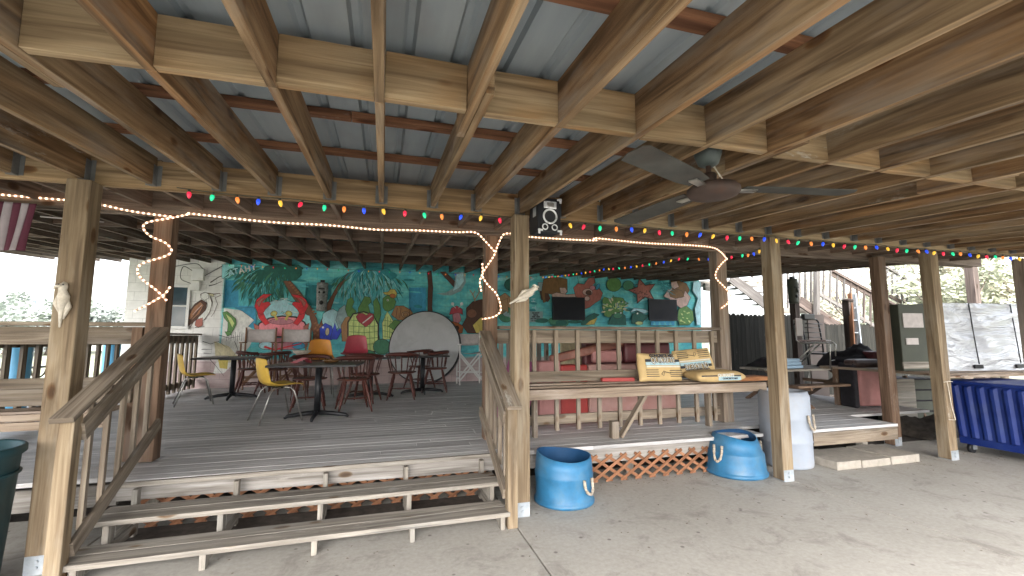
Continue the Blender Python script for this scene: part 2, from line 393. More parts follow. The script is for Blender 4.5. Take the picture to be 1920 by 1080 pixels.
def lattice(x0, x1, y, z0, z1, label):
    b = MB(); s = .185; hgt = z1 - z0; run = hgt*1.55
    x = x0 - run
    while x < x1:
        for xa, xb, za, zb, yy in ((x, x+run, z0, z1, y-.004), (x, x+run, z1, z0, y+.004)):
            ta = max(0, (x0-xa)/run); tb = min(1, (x1-xa)/run)
            if tb - ta > .06: b.board((xa+run*ta, yy, za+(zb-za)*ta), (xa+run*tb, yy, za+(zb-za)*tb), .006, .034, up=(0, 0, 1))
        x += s
    o = b.build('lattice_panel', M['lattice'])
    return tag(o, label, 'lattice')
lattice(-2.0, 1.1, 4.725, .0, .29, 'orange brown wooden lattice strip behind the steps, under the deck edge')
lattice(2.0, 4.5, 4.745, .0, .29, 'orange brown diagonal lattice between the two blue half barrels')

# ------------------------------------------------------------------ steps
st = empty('deck_steps', (-.4, 4.15, 0), 0, 'two long weathered plank steps leading up to the deck', 'steps')
soff = Matrix.Translation((.4, -4.15, 0))
def sp(b, n, m, bevel=0):
    o = b.build(n, m, st, bevel); o.matrix_parent_inverse = soff; return o
st.rotation_euler = (0, 0, R(1.3))
def tread(y0, y1, z, xa, xb):
    b = MB(); n = 2; ww = (y1-y0)/n
    for k in range(n): b.board((xa, y0+ww*(k+.5), z-.019), (xb, y0+ww*(k+.5), z-.019), ww-.006, .038)
    sp(b, 'tread', M['grey'], .005)
tread(3.78, 4.10, .145, -2.02, 1.08); tread(4.14, 4.48, .285, -2.02, 1.1)
b = MB(); b.box(-2.06, 1.2, 4.62, 4.66, DH-.04, DH); sp(b, 'top_nosing', M['grey'], .005)
for x in (-1.9, -1.17, -.45, .27, 1.02):
    b = MB()
    b.box(x-.02, x+.02, 3.80, 3.89, 0, .107); b.box(x-.02, x+.02, 4.16, 4.25, 0, .247)
    b.box(x-.02, x+.02, 3.9, 4.6, .03, .105); b.box(x-.02, x+.02, 4.26, 4.64, .12, .245); b.box(x-.02, x+.02, 4.56, 4.63, 0, DH-.045)
    sp(b, 'step_carriage', M['grey'], .003)

# ------------------------------------------------------------------ posts
def post(x, y, z1, mat, label, base=True, wd=.14, z0=0., lean=(0, 0), group='square posts holding up the roof'):
    e = empty('support_post', (x, y, z0), 0, label, 'post', group)
    b = MB(); b.board((0, 0, .01), (lean[0], lean[1], z1 - z0), wd, wd, up=(0, 1, 0)); b.build('post_shaft', mat, e, .008)
    if base:
        b = MB(); t = wd/2 + .004
        
        q_ = [(-t, .125), (-t, 0), (t, 0), (t, .125)]; q2_ = [(t-.005, .125), (t-.005, .006), (-t+.005, .006), (-t+.005, .125)]
        A = [b.vert((-t+.01, yy, zz)) for yy, zz in q_+q2_]; B = [b.vert((t-.01, yy, zz)) for yy, zz in q_+q2_]
        for i in range(8): b.face((A[i], A[(i+1) % 8], B[(i+1) % 8], B[i]))
        for L_ in (A, B):
            for i in range(3): b.face((L_[i], L_[i+1], L_[6-i], L_[7-i]))
        br = b.build('base_bracket', M['galv'], e)
        for zz in (.05, .09): b = MB(); b.tube([(0.0, -t-.012, zz), (0.0, -t, zz)], .011, 6); b.build('bolt', M['galv'], br)
    return e
P1 = post(-2.23, 4.11, rz(4.1)-.03, M['post'], 'tan roof post left of the steps with a carved white bird on it', wd=.155)
P2 = post(1.27, 4.13, rz(4.1)-.03, M['post'], 'tan roof post right of the steps, just under the speaker, with a metal base bracket', wd=.15)
P3 = post(4.46, 4.25, rz(4.1)-.03, M['post'], 'tan roof post in front of the white barrel at the end of the bench', wd=.15, lean=(.0, -.02))
P5 = post(7.33, 4.33, rz(4.1)-.03, M['post'], 'tan roof post beside the blue wheeled bin, wound with thin string', wd=.15)
post(-2.16, 5.30, rz(5.2)-.03, M['post_brown'], 'brown roof post behind the left steps with a zigzag rope light', base=False, z0=DH, wd=.16)
post(1.25, 5.30, rz(5.2)-.03, M['post_brown'], 'brown roof post at the top of the right stair rail wrapped in rope light', base=False, z0=DH, wd=.155)
post(4.72, 5.42, rz(5.4)-.03, M['post_old'], 'knotty old roof post at the right end of the slatted railing', base=False, z0=DH, wd=.17)
post(7.47, 5.1, rz(5.1)-.03, M['post_brown'], 'brown cracked roof post standing between pink armchair and dark cabinet', wd=.15)
post(14.95, 7.9, 3.55, M['stair_dark'], 'dark distant post in front of the pale shrubs at the right', base=False, wd=.2)
post(9.35, 4.33, rz(4.1)-.03, M['post_old'], 'roof post cut off by the right edge of the photo', wd=.15)
post(10.7, 12.6, 3.5, M['stair_out'], 'slim pale post under the beam at the right end of the painted wall', base=False, wd=.12)

# ------------------------------------------------------------------ roof
roof = empty('porch_roof', (2, 4, 0), 0, 'big open timber porch roof with exposed rafters and corrugated metal above', 'roof')
roff = Matrix.Translation((-2, -4, 0))
def rp(b, n, m, bevel=0, parent=None):
    o = b.build(n, m, parent or roof, bevel); 
    if not parent: o.matrix_parent_inverse = roff
    return o
RD = .235; RX0 = -.045; RXS = .4455
upv = (0, -RS, 1)
def rboard(x, ya, yb, mat, name='rafter', dz=0, w_=.042):
    b = MB(); zc = RD/2 + dz
    b.board((x, ya, rz(ya)+zc), (x, yb, rz(yb)+zc), w_, RD, up=upv)
    rp(b, name, mat, .004)
for k in range(-7, 13):
    rboard(RX0 + RXS*k - (.022 if k % 4 == 1 else 0), -.9, 2.04 + (.3 if k % 4 == 1 else .0), M['rafter'])
for k in range(-9, 22): rboard(RX0 + RXS*k + (.022 if k % 4 == 1 else 0), 1.8 if k % 4 == 1 and -8 < k < 13 else 2.043, 4.19, M['rafter'])
for k in range(-17, 22): rboard(RX0 + RXS*k, 4.25, 13.2 if k < -9 else 12.28, M['back_rafter'])
# near blocking row
ks = list(range(-8, 22))
for k in ks:
    xa = RX0 + RXS*k + (.045 if k % 4 == 1 else .0215); xb = RX0 + RXS*(k+1) - (.045 if (k+1) % 4 == 1 else .0215); yy = 2.03 + random.uniform(-.006, .006)
    b = MB(); b.board((xa, yy, rz(yy)+RD/2-random.uniform(-.004, .008)), (xb, yy, rz(yy)+RD/2), .05, RD-.01)
    rp(b, 'blocking_board', M['girder'], .003)
# beam over the front posts, doubled
b = MB(); zc = rz(4.22)
b.board((-9, 4.22, zc+.09), (2.2, 4.22, zc+.09), .045, .24); b.board((2.203, 4.22, zc+.09), (10.1, 4.22, zc+.085), .045, .24)
b.board((-9, 4.02+.17-.0, zc-.02), (-9.05, 4.19, zc-.02), .02, .05)
rp(b, 'front_beam', M['girder'], .004)
b = MB(); zc = rz(5.3)
b.board((-9, 5.32, zc+.06), (10.1, 5.32, zc+.06), .05, .26); b.board((-9, 5.20, zc+.06), (10.1, 5.20, zc+.06), .045, .26)
rp(b, 'rear_beam', M['back_rafter'], .004)
for yy in (6.9, 8.6, 10.4):
    b = MB()
    for k in range(-17, 21):
        b.board((RX0+RXS*k+.022, yy+random.uniform(-.02, .02), rz(yy)+RD/2), (RX0+RXS*(k+1)-.022, yy, rz(yy)+RD/2), .04, RD-.03)
    rp(b, 'bridging_row', M['back_rafter'])
for yy in (-.4, .25, .8, 1.43, 2.15, 2.87, 3.6, 4.6, 5.5, 6.4, 7.3, 8.2, 9.1, 10, 10.9, 11.8):
    b = MB(); zz = rz(yy) + RD + .02
    x = -8.3
    while x < 10.1:
        x1 = min(10.1, x + random.uniform(2.5, 4)); b.board((x, yy, zz), (x1-.004, yy, zz), .09, .038, up=upv); x = x1
    rp(b, 'purlin', M['purlin'] if yy < 4 else M['back_rafter'], .003)
# joist hangers on the front beam
hb = MB()
for sx in (-1, 1):
    hb.box(sx*.024-.0015, sx*.024+.0015, -.07, 0, 0, .16); hb.box(sx*.024 + (0 if sx > 0 else -.03), sx*.024 + (.03 if sx > 0 else 0), -.003, 0, .0, .17)
hb.box(-.024, .024, -.07, 0, -.004, 0)
h0 = None
for k in range(-9, 22):
    if h0 is None: h0 = rp(hb, 'joist_hanger', M['hanger']); h = h0
    else: h = h0.copy(); link(h); h.parent = roof; h.matrix_parent_inverse = roff
    h.location = (RX0 + RXS*k + (.022 if k % 4 == 1 else 0), 4.195, rz(4.19))
# corrugated sheets
b = MB(); prof = []; x = -8.4
while x < 10.2:
    prof += [(x, 0), (x+.17, 0), (x+.185, .022), (x+.215, .022)]; x += .23
    prof += []
def sheet(ya, yb, dz):
    A = [b.vert((px, ya, rz(ya)+RD+.042+pz+dz)) for px, pz in prof]; B = [b.vert((px, yb, rz(yb)+RD+.042+pz+dz)) for px, pz in prof]
    for i in range(len(prof)-1): b.face((A[i], A[i+1], B[i+1], B[i]))
sheet(-1.0, 4.1, 0); sheet(3.95, 8.5, .008); sheet(8.4, 12.9, .0)
so = rp(b, 'metal_roofing', M['roof'])
sm = so.modifiers.new('thick', 'SOLIDIFY'); sm.thickness = .0015; sm.offset = 1

# ------------------------------------------------------------------ railings
def railing(p0, p1, zbot, ztop, label, mat, nb, bench=None, header=True, low=.2, bw=.05, gap_top=.0, balust=True):
    p0 = Vector(p0); p1 = Vector(p1); d = (p1-p0); L = d.length; ang = math.atan2(d.y, d.x)
    e = empty('slatted_railing', (p0.x, p0.y, zbot), ang, label, 'railing')
    h = ztop - zbot
    b = MB(); b.board((0, 0, h-.019), (L, 0, h-.019), .14, .038); b.build('top_rail', mat, e, .004)
    if header: b = MB(); b.board((0, .045, h-.13), (L, .045, h-.13), .038, .17); b.build('header_board', mat, e, .004)
    b = MB(); b.board((0, .045, low), (L, .045, low), .038, .12); b.build('bottom_rail', mat, e, .004)
    if balust:
        pr = None
        for i in range(nb):
            x = L*(i+.6)/nb
            if pr is None:
                b = MB(); b.board((0, 0, .0), (0, 0, h-.045-(low-.13)), .04, bw, up=(1, 0, 0)); pr = b.build('baluster', mat, e, .003); o = pr
            else: o = pr.copy(); link(o); o.parent = e
            o.location = (x, 0.0, low-.13)
    return e
railing((1.36, 5.36, 0), (4.62, 5.36, 0), DH, 1.755, 'slatted wooden railing behind the long bench and the cement bags', M['rail'], 11, low=.17)
lr = railing((-6.4, 5.36, 0), (-2.26, 5.36, 0), DH, 1.765, 'left front railing with wide openings behind the far left post', M['rail'], 9, low=.75, balust=False)
for x in (.2, 1.5, 2.6, 3.55, 4.05): b = MB(); b.board((x, 0.0, 0), (x, 0.0, 1.3), .045, .09, up=(1, 0, 0)); b.build('railing_post', M['post_brown'], lr, .003)
railing((-4.45, 5.6, 0), (-4.45, 9.6, 0), DH, 1.7, 'side railing of pale slats at the left edge of the deck', M['rail'], 15, low=.2, bw=.08)
er = railing((-4.15, 10.45, 0), (-4.15, 12.2, 0), DH, 1.70, 'short end railing of grey slats beside the yellow chair and painted wall', M['rail'], 7, low=.17, bw=.09)
b = MB(); b.board((-.02, 0, 0), (-.02, 0, 1.26), .09, .09, up=(0, 1, 0)); b.build('railing_post', M['rail'], er, .004)

def stair_rail(name, xn, yn, xt, yt, ztn, ztt, label, nb, mat, low0, low1):
    e = empty('stair_railing', (xn, yn, 0), 0, label, 'stair rail')
    dx, dy = xt-xn, yt-yn
    b = MB(); b.board((0, 0, 0), (0, 0, ztn), .09, .09, up=(0, 1, 0)); b.build('newel_post', mat, e, .005)
    b = MB(); b.board((-.0, -.1, ztn+.03-.05), (dx, dy-.05, ztt), .13, .038, up=(0, -(ztt-ztn), dy)); b.build('handrail', M['rail'], e, .004)
    sx = -.045 if xn > 0 else .045
    b = MB(); b.board((sx, .045, ztn-.12), (dx+sx, dy-.05, ztt-.12), .036, .13, up=(0, 0, 1)); b.build('upper_side_board', M['rail'], e, .004)
    b = MB(); b.board((sx, .045, low0), (dx+sx, dy-.05, low1), .036, .10, up=(0, 0, 1)); b.build('lower_side_board', M['rail'], e, .004)
    for i in range(nb):
        t = (i+1)/(nb+1)
        z0 = low0+(low1-low0)*t-.03; z1 = ztn+(ztt-ztn)*t-.05
        b = MB(); b.board((dx*t+sx*.1, dy*t, z0), (dx*t+sx*.1, dy*t, z1), .036, .036, up=(0, 1, 0)); b.build('baluster', M['rail'], e, .003)
    return e
stair_rail('r', 1.115, 3.88, 1.16, 5.22, 1.03, 1.68, 'sloping wooden stair railing on the right side of the steps', 5, M['post'], .26, .78)
stair_rail('l', -1.98, 3.76, -2.08, 5.22, 1.1, 1.70, 'sloping wooden stair railing on the left side of the steps', 5, M['post'], .22, .8)

# ------------------------------------------------------------------ long bench (bar shelf)
be = empty('long_bench', (3, 4.95, DH), 0, 'long rough plank bench carrying yellow cement bags in front of the slatted railing', 'bench')
b = MB()
for k, yy in enumerate((4.99, 5.12, 5.25)): b.board((-1.62, yy-4.95, .58+.018*k), (1.92, yy-4.95, .58+.018*k), .124, .038)
b.build('seat', M['bench'], be, .004)
b = MB(); b.board((-1.62, -.05, .545), (1.94, -.05, .545), .038, .115); b.build('front_apron', M['bench'], be, .004)
b = MB(); b.board((-1.62, .36, .71), (1.6, .36, .71), .036, .13); b.build('back_board', M['rail'], be, .004)
b = MB(); b.board((-.3, .0, 0), (-.3, .0, .2), .09, .09, up=(0, 1, 0)); b.build('foot_block', M['rail'], be, .004)
b = MB(); b.board((-.23, -.02, .01), (.12, -.02, .49), .04, .085, up=(0, 1, 0)); b.build('diagonal_brace', M['rail'], be, .004)
for x in (-1.2, 1.3): b = MB(); b.board((x, .3, 0), (x, .3, .55), .05, .09, up=(0, 1, 0)); b.build('leg', M['rail'], be, .004)
be = empty('side_bench', (-3.6, 4.9, DH), 0, 'short plank bench behind the far left post, stacked boards along its front', 'bench')
b = MB()
for k, yy in enumerate((.05, .18)): b.board((-1.8, yy, .55), (1.28, yy, .55), .124, .038)
b.build('seat', M['bench'], be, .004)
b = MB(); b.board((-1.8, -.04, .45), (1.28, -.04, .45), .038, .07); b.board((-1.8, -.035, .52), (1.28, -.035, .52), .038, .06); b.build('front_apron', M['bench'], be, .004)
b = MB(); b.board((-1.8, .33, .65), (1.3, .33, .65), .036, .15); b.build('back_board', M['rail'], be, .004)
for x in (-1.3, .1, .95): b = MB(); b.board((x, .1, .0), (x, .1, .52), .06, .09, up=(0, 1, 0)); b.build('leg', M['post_brown'], be, .004)
# ------------------------------------------------------------------ painted wall
def wall_mat():
    m, nt, bs = newmat('painted_block_wall')
    tc = N(nt, 'ShaderNodeTexCoord').outputs['Object']
    sx = N(nt, 'ShaderNodeSeparateXYZ'); nt.links.new(tc, sx.inputs[0])
    cx = N(nt, 'ShaderNodeCombineXYZ'); nt.links.new(sx.outputs[0], cx.inputs[0]); nt.links.new(sx.outputs[2], cx.inputs[1])
    n = noise(nt, mapping(nt, cx.outputs[0], (1, 2.2, 1)), 1.3, 6, .7, .5); n2 = noise(nt, tc, 9, 4, .6)
    aqua = ramp(nt, n, [(.3, (.06, .38, .47)), (.45, (.10, .54, .60)), (.58, (.18, .66, .64)), (.72, (.32, .68, .74))])
    aqua = mix(nt, aqua, ramp(nt, n2, [(.35, (.8, .8, .8)), (.65, (1.1, 1.1, 1.1))]), .7, 'MULTIPLY')
    white = ramp(nt, n2, [(.3, (.70, .69, .67)), (.7, (.82, .81, .79))])
    pink = ramp(nt, n, [(.3, (.42, .30, .29)), (.7, (.60, .50, .49))])
    # paint areas: bare white at the left end, pale pinkish base course
    def edge(src, a, c_, k=.25):
        ad = N(nt, 'ShaderNodeMath', operation='MULTIPLY_ADD'); nt.links.new(n, ad.inputs[0]); ad.inputs[1].default_value = k; nt.links.new(src, ad.inputs[2])
        mr = N(nt, 'ShaderNodeMapRange'); nt.links.new(ad.outputs[0], mr.inputs[0]); mr.inputs[1].default_value = a; mr.inputs[2].default_value = c_; return mr.outputs[0]
    c = mix(nt, white, aqua, edge(sx.outputs[0], -3.72, -3.66, .1))
    c = mix(nt, pink, c, edge(sx.outputs[2], 1.12, 1.2, .2))
    bk = N(nt, 'ShaderNodeTexBrick'); bk.inputs['Scale'].default_value = 1; bk.inputs['Brick Width'].default_value = .41; bk.inputs['Row Height'].default_value = .205
    bk.inputs['Mortar Size'].default_value = .006; bk.inputs['Mortar Smooth'].default_value = .3; nt.links.new(cx.outputs[0], bk.inputs['Vector'])
    c = mix(nt, c, (.75, .75, .75), bk.outputs['Fac'], 'MULTIPLY')
    nt.links.new(c, bs.inputs['Base Color']); bs.inputs['Roughness'].default_value = .6
    bump(nt, bs, bk.outputs['Fac'], -.6, .01)
    return m
M['wall'] = wall_mat()
def brushed(name, col, var=.25, sc=9):
    m, nt, bs = newmat(name)
    tc = N(nt, 'ShaderNodeTexCoord').outputs['Object']
    n = noise(nt, mapping(nt, tc, (1, 1, .5), (0, 0, 0), (0, .6, 0)), sc, 5, .65, 1.5)
    c = ramp(nt, n, [(.3, tuple(x*(1-var) for x in col)), (.7, tuple(min(1, x*(1+var)) for x in col))])
    nt.links.new(c, bs.inputs['Base Color']); bs.inputs['Roughness'].default_value = .6
    return m
PC = dict(aqua=(.11, .54, .60), lightaqua=(.32, .70, .72), paleblue=(.42, .68, .74), blue=(.05, .34, .55), deepblue=(.04, .08, .6), dkgreen=(.015, .13, .1),
    green=(.11, .26, .07), midgreen=(.06, .23, .13), lime=(.56, .66, .25), trunk=(.21, .085, .045), trunk2=(.34, .15, .07), black=(.02, .02, .02), red=(.66, .03, .04),
    crab=(.8, .26, .3), yellow=(.62, .5, .12), white=(.72, .72, .68), heart=(.4, .05, .07), shell=(.36, .19, .08), brown=(.09, .035, .02), tan=(.46, .27, .14),
    orange=(.5, .15, .04), skin=(.58, .4, .35), coral=(.4, .13, .1), hair=(.2, .1, .03), pink=(.5, .2, .24), greyblue=(.28, .4, .42), cream=(.62, .56, .36), teal=(.03, .28, .32))
for k, c_ in PC.items(): M['pt_'+k] = brushed('paint_'+k, c_)
PK = list(PC.keys()); PM = [M['pt_'+k] for k in PK]
wall = empty('painted_building_wall', (0, WY, 0), 0, 'long block wall painted with a turquoise beach mural of crab, turtles and palms', 'wall')
woff = Matrix.Translation((0, -WY, 0))
def wp(b, n, m, parent=None, bevel=0):
    o = b.build(n, m, parent or wall, bevel)
    o.matrix_parent_inverse = woff if parent is None else Matrix(); return o
def wpt(u, v): p = onY(u, v, WY); return p
xl, xr, zt = wpt(236, 560).x, wpt(1312, 560).x, rz(WY) + .27
def rect_px(u0, v0, u1, v1):
    a = wpt(u0, v1); c = wpt(u1, v0); return a.x, c.x, a.z, c.z
holes = [rect_px(417, 524, 479, 577), rect_px(571, 533, 622, 580), rect_px(766, 538, 800, 585)]
xsb = sorted(set([xl, xr] + [h[i] for h in holes for i in (0, 1)]))
b = MB()
def wallbox(x0, x1, z0, z1, ya=WY, yb=WY+.2): b.box(x0, x1, ya, yb, z0, z1)
for i in range(len(xsb)-1):
    x0, x1 = xsb[i], xsb[i+1]; mid = (x0+x1)/2
    h = [q for q in holes if q[0] < mid < q[1]]
    if h: wallbox(x0, x1, -.1, h[0][2]); wallbox(x0, x1, h[0][3], zt); wallbox(x0, x1, h[0][2], h[0][3], WY+.09, WY+.2)
    else: wallbox(x0, x1, -.1, zt)
wp(b, 'block_wall', M['wall'])
b = MB(); b.box(xl, xl+.2, WY+.201, WY+5, -.1, zt+.05); wp(b, 'side_wall', M['white_paint'])

mur = MB(); lay = [0]
def inhole(x, z):
    for h in holes:
        if h[0] < x < h[1] and h[2] < z < h[3]: return True
    return False
OUT = [False]
def P(col, pts, layer=None):
    """one painted patch on the wall face; pts in photograph pixels"""
    if layer is None: lay[0] += 1; layer = lay[0]
    off = .002 + .00035 * layer
    cx = sum(p[0] for p in pts)/len(pts); cy = sum(p[1] for p in pts)/len(pts); q = wpt(cx, cy)
    yy = WY - off + (.092 if inhole(q.x, q.z) else 0)
    if OUT[0] and layer == lay[0]:
        ext = max(max(p[0] for p in pts)-min(p[0] for p in pts), max(p[1] for p in pts)-min(p[1] for p in pts))
        if ext > 6:
            A_ = sum(pts[i][0]*pts[(i+1) % len(pts)][1]-pts[(i+1) % len(pts)][0]*pts[i][1] for i in range(len(pts))); sg = 1 if A_ > 0 else -1
            o_ = .75; vs = []
            for i in range(len(pts)):
                a_, c_, d_ = pts[i-1], pts[i], pts[(i+1) % len(pts)]
                dx, dy = d_[0]-a_[0], d_[1]-a_[1]; l = math.hypot(dx, dy) or 1
                q = wpt(c_[0]+dy/l*o_*sg, c_[1]-dx/l*o_*sg); vs.append(mur.vert((q.x, yy+.0003, q.z)))
            mur.face(vs, None, (0, 0), PK.index('black'))
    vs = []
    for u, v in pts: q = wpt(u, v); vs.append(mur.vert((q.x, yy, q.z)))
    mur.face(vs, None, (0, 0), PK.index(col))
def ell(cx, cy, rx, ry, rot=0, n=18):
    c, s = math.cos(rot), math.sin(rot)
    return [(cx+rx*math.cos(a)*c-ry*math.sin(a)*s, cy+rx*math.cos(a)*s+ry*math.sin(a)*c) for a in [2*PI*i/n for i in range(n)]]
def stroke(col, pts, w0, w1=None, layer=None):
    w1 = w0 if w1 is None else w1; L = []; Rr = []; m = len(pts)
    for i, p in enumerate(pts):
        a = pts[max(i-1, 0)]; c_ = pts[min(i+1, m-1)]; dx, dy = c_[0]-a[0], c_[1]-a[1]; l = math.hypot(dx, dy) or 1
        ww = (w0 + (w1-w0)*i/(m-1))/2; L.append((p[0]-dy/l*ww, p[1]+dx/l*ww)); Rr.append((p[0]+dy/l*ww, p[1]-dx/l*ww))
    for i in range(m-1): P(col, [L[i], L[i+1], Rr[i+1], Rr[i]], layer if layer is not None else lay[0]+.5)
    lay[0] += 1
def blob(col, cx, cy, rx, ry, rough=.15, n=22, rot=0):
    ph = [random.uniform(1-rough, 1+rough) for _ in range(n)]
    c, s = math.cos(rot), math.sin(rot)
    P(col, [(cx+(rx*math.cos(2*PI*i/n)*c-ry*math.sin(2*PI*i/n)*s)*ph[i], cy+(rx*math.cos(2*PI*i/n)*s+ry*math.sin(2*PI*i/n)*c)*ph[i]) for i in range(n)])
def fronds(cols, cx, cy, a0, a1, r0, r1, n, ln, wd, curl=.5):
    for i in range(n):
        a = R(random.uniform(a0, a1)); r = random.uniform(r0, r1); x = cx+r*math.cos(a); y = cy+r*math.sin(a)*.8
        if y < 499: continue
        d = a + random.uniform(-.3, .3) + (curl if math.cos(a) > 0 else -curl)
        l = ln*random.uniform(.6, 1.3); ww = wd*random.uniform(.6, 1.3)
        tip = (x+l*math.cos(d), y+l*math.sin(d)*.9+l*.2); mx, my = (x+tip[0])/2, (y+tip[1])/2-l*.06
        nx, ny = -math.sin(d)*ww/2, math.cos(d)*ww/2
        if max(tip[0], x) > 905 and cx < 905: continue
        P(random.choice(cols), [(x, y), (mx+nx, my+ny), tip, (mx-nx, my-ny)], lay[0]+random.random())
    lay[0] += 1
# waves and washes of the background
for i in range(60):
    x = random.uniform(440, 1290); y = random.uniform(520, 600)
    if x < 560 and y > 560: continue
    P(random.choice(['aqua', 'lightaqua', 'teal', 'aqua']), ell(x, y, random.uniform(6, 20), random.uniform(1, 3.5), random.uniform(-.3, .3), 8), .3+i*.01)
lay[0] = 2
# left white part: map lines, vulture, fish
P('white', [(420, 578), (455, 582), (478, 600), (466, 612), (480, 622), (468, 650), (420, 700), (400, 700), (415, 640)])
P('cream', [(402, 640), (430, 650), (452, 676), (430, 680), (404, 672)])
P('yellow', [(408, 670), (428, 676), (426, 692), (412, 690)])
for pts in ([(380, 640), (395, 645), (410, 640), (425, 652)], [(378, 655), (398, 655)], [(392, 672), (404, 685), (420, 705)], [(440, 640), (446, 655), (438, 668)], [(382, 662), (396, 663)], [(410, 628), (430, 634), (452, 630)]):
    stroke('black', pts, 1.2, .5)
for k in range(8): stroke('black', [(425+k*4, 640-random.uniform(0, 3)), (426+k*4, 628-random.uniform(0, 6))], .7)
OUT[0] = True
# vulture
P('brown', [(346, 606), (352, 588), (366, 570), (378, 562), (388, 568), (386, 580), (374, 594), (360, 606), (352, 612)])
P('trunk2', [(352, 596), (364, 576), (376, 566), (382, 572), (374, 588), (360, 600)])
P('white', [(372, 596), (386, 582), (390, 572), (386, 560), (378, 558), (376, 552), (384, 548), (394, 552), (398, 566), (394, 584), (384, 598), (376, 604)])
P('coral', [(368, 600), (380, 596), (380, 610), (372, 614), (366, 610)])
for pts in ([(378, 560), (376, 552), (384, 549), (396, 550), (400, 554)], [(394, 556), (398, 568), (394, 584), (384, 600)], [(366, 614), (384, 612)], [(400, 552), (412, 550), (414, 554), (404, 558), (408, 570), (402, 586), (396, 594)], [(350, 612), (366, 590)], [(356, 614), (370, 594)]):
    stroke('brown', pts, 1.3, .8)
for k in range(9): stroke('brown', [(352+k*3, 606-k*3.4), (358+k*2.6, 600-k*3.6), (368+k*1.8, 590-k*2.4)], 1.1, .4)
for k in range(6): stroke('skin', [(362+k*3, 590-k*3), (370+k*2, 580-k*2)], 1.2, .4)
P('white', [(377, 558), (379, 551), (386, 549), (392, 552), (391, 559), (384, 563)]); P('cream', [(391, 551), (400, 551), (402, 556), (396, 555)])
# small green fish
P('green', [(418, 586), (426, 584), (434, 591), (442, 598), (443, 608), (438, 618), (432, 628), (426, 626), (428, 614), (428, 604), (421, 596)])
P('lime', [(424, 589), (434, 596), (440, 606), (436, 614), (431, 604)])
P('green', [(432, 622), (422, 622), (427, 630), (434, 627)])
# white outline bird strokes near the fronds
for pts in ([(395, 530), (410, 520), (430, 512)], [(392, 536), (402, 534), (416, 528)]): stroke('black', pts, 2, .8)
# left sky wash and palm
P('lightaqua', [(417, 496), (440, 496), (440, 520), (417, 522)])
P('blue', [(480, 577), (480, 616), (466, 612), (478, 600), (455, 583), (440, 578)])
for hh, (u0, v0, u1, v1) in zip((0, 1, 2), ((417, 524, 479, 577), (571, 533, 622, 580), (766, 538, 800, 585))):
    q = [(u0+.6, v0+.6), (u1-.6, v0+.6), (u1-.6, v1-.6), (u0+.6, v1-.6)]; P(('blue', 'teal', 'blue')[hh], q, .5)
    if hh != 1: P('aqua' if hh == 0 else 'blue', [(u0+28, v0+9), (u1-2, v0+9), (u1-2, v1-4), (u0+28, v1-4)], .7)
OUT[0] = False
G1 = ['dkgreen', 'dkgreen', 'dkgreen', 'midgreen', 'teal']
blob('dkgreen', 532, 508, 36, 13, .2); blob('dkgreen', 500, 520, 30, 14, .25)
P('dkgreen', [(545, 500), (566, 502), (566, 516), (556, 526), (540, 528), (530, 520)])
fronds(G1, 528, 506, 95, 190, 12, 85, 150, 22, 4.2); fronds(G1, 528, 506, 60, 130, 8, 44, 70, 20, 4.5)
fronds(['lightaqua', 'midgreen', 'aqua'], 520, 508, 100, 185, 16, 70, 34, 12, 1.6)
OUT[0] = True
# forked palm trunk
P('trunk', [(532, 527), (545, 527), (563, 548), (580, 572), (594, 598), (598, 612), (610, 585), (615, 568), (634, 534), (652, 513), (668, 508), (664, 515), (644, 530), (628, 556), (620, 580), (608, 606), (600, 625), (602, 662), (606, 690), (582, 690), (586, 655), (588, 625), (580, 600), (566, 580), (548, 555)])
for k in range(26):
    y = 606 + k*3.2; x = 588 + (k % 3) * 5
    P('trunk2', [(x, y), (x+4, y-2.5), (x+6, y), (x+2, y+2.8)], lay[0]+.3)
for k in range(14):
    t = k/14; x = 540+t*52; y = 530+t*62
    P('trunk2', [(x, y), (x+5, y-1.5), (x+6, y+1.5), (x+2, y+3)], lay[0]+.3)
lay[0] += 1
# crab in a pale pool
blob('paleblue', 528, 590, 44, 27, .06); blob('lightaqua', 572, 608, 12, 20, .1)
for k in range(30):
    a = random.uniform(0, 6.28); P(random.choice(['aqua', 'white', 'lightaqua']), ell(528+38*math.cos(a)*random.random(), 580+20*math.sin(a), 5, .9, random.uniform(-.6, .6), 7), lay[0]+k*.02)
lay[0] += 1
P('black', [(480, 620), (486, 606), (505, 596), (530, 592), (556, 594), (572, 604), (580, 620), (574, 632), (490, 632)])
P('crab', [(482, 619), (488, 607), (506, 598), (530, 594), (554, 596), (570, 605), (577, 619), (571, 630), (492, 630)])
P('pink', ell(528, 603, 22, 5))
for sgn, cx in ((-1, 500), (1, 552)):
    X = lambda x: 528 + sgn*x
    P('red', [(X(22), 606), (X(30), 596), (X(38), 578), (X(46), 582), (X(42), 596), (X(30), 610)])
    P('red', [(X(36), 590), (X(44), 586), (X(50), 574), (X(46), 562), (X(34), 553+sgn), (X(18), 552), (X(30), 560), (X(36), 568), (X(24), 566), (X(20), 570), (X(30), 580)])
    P('coral', [(X(42), 576), (X(46), 568), (X(38), 560), (X(30), 558), (X(38), 566)])
    P('yellow', ell(X(14), 588, 6, 4.5, .3*sgn)); stroke('yellow', [(X(13), 590), (X(8), 600)], 4, 5)
    P('lime', ell(X(14), 588, 3, 2)); 
    P('coral', [(X(42), 612), (X(52), 606), (X(50), 616), (X(42), 620)])
for cx in (505, 552): stroke('black', [(cx, 632), (cx+8, 640), (cx+2, 650)], 2)
P('pink', [(486, 634), (580, 634), (576, 650), (560, 655), (496, 655), (488, 648)]); P('paleblue', ell(500, 648, 14, 7)); P('blue', ell(560, 648, 12, 6))
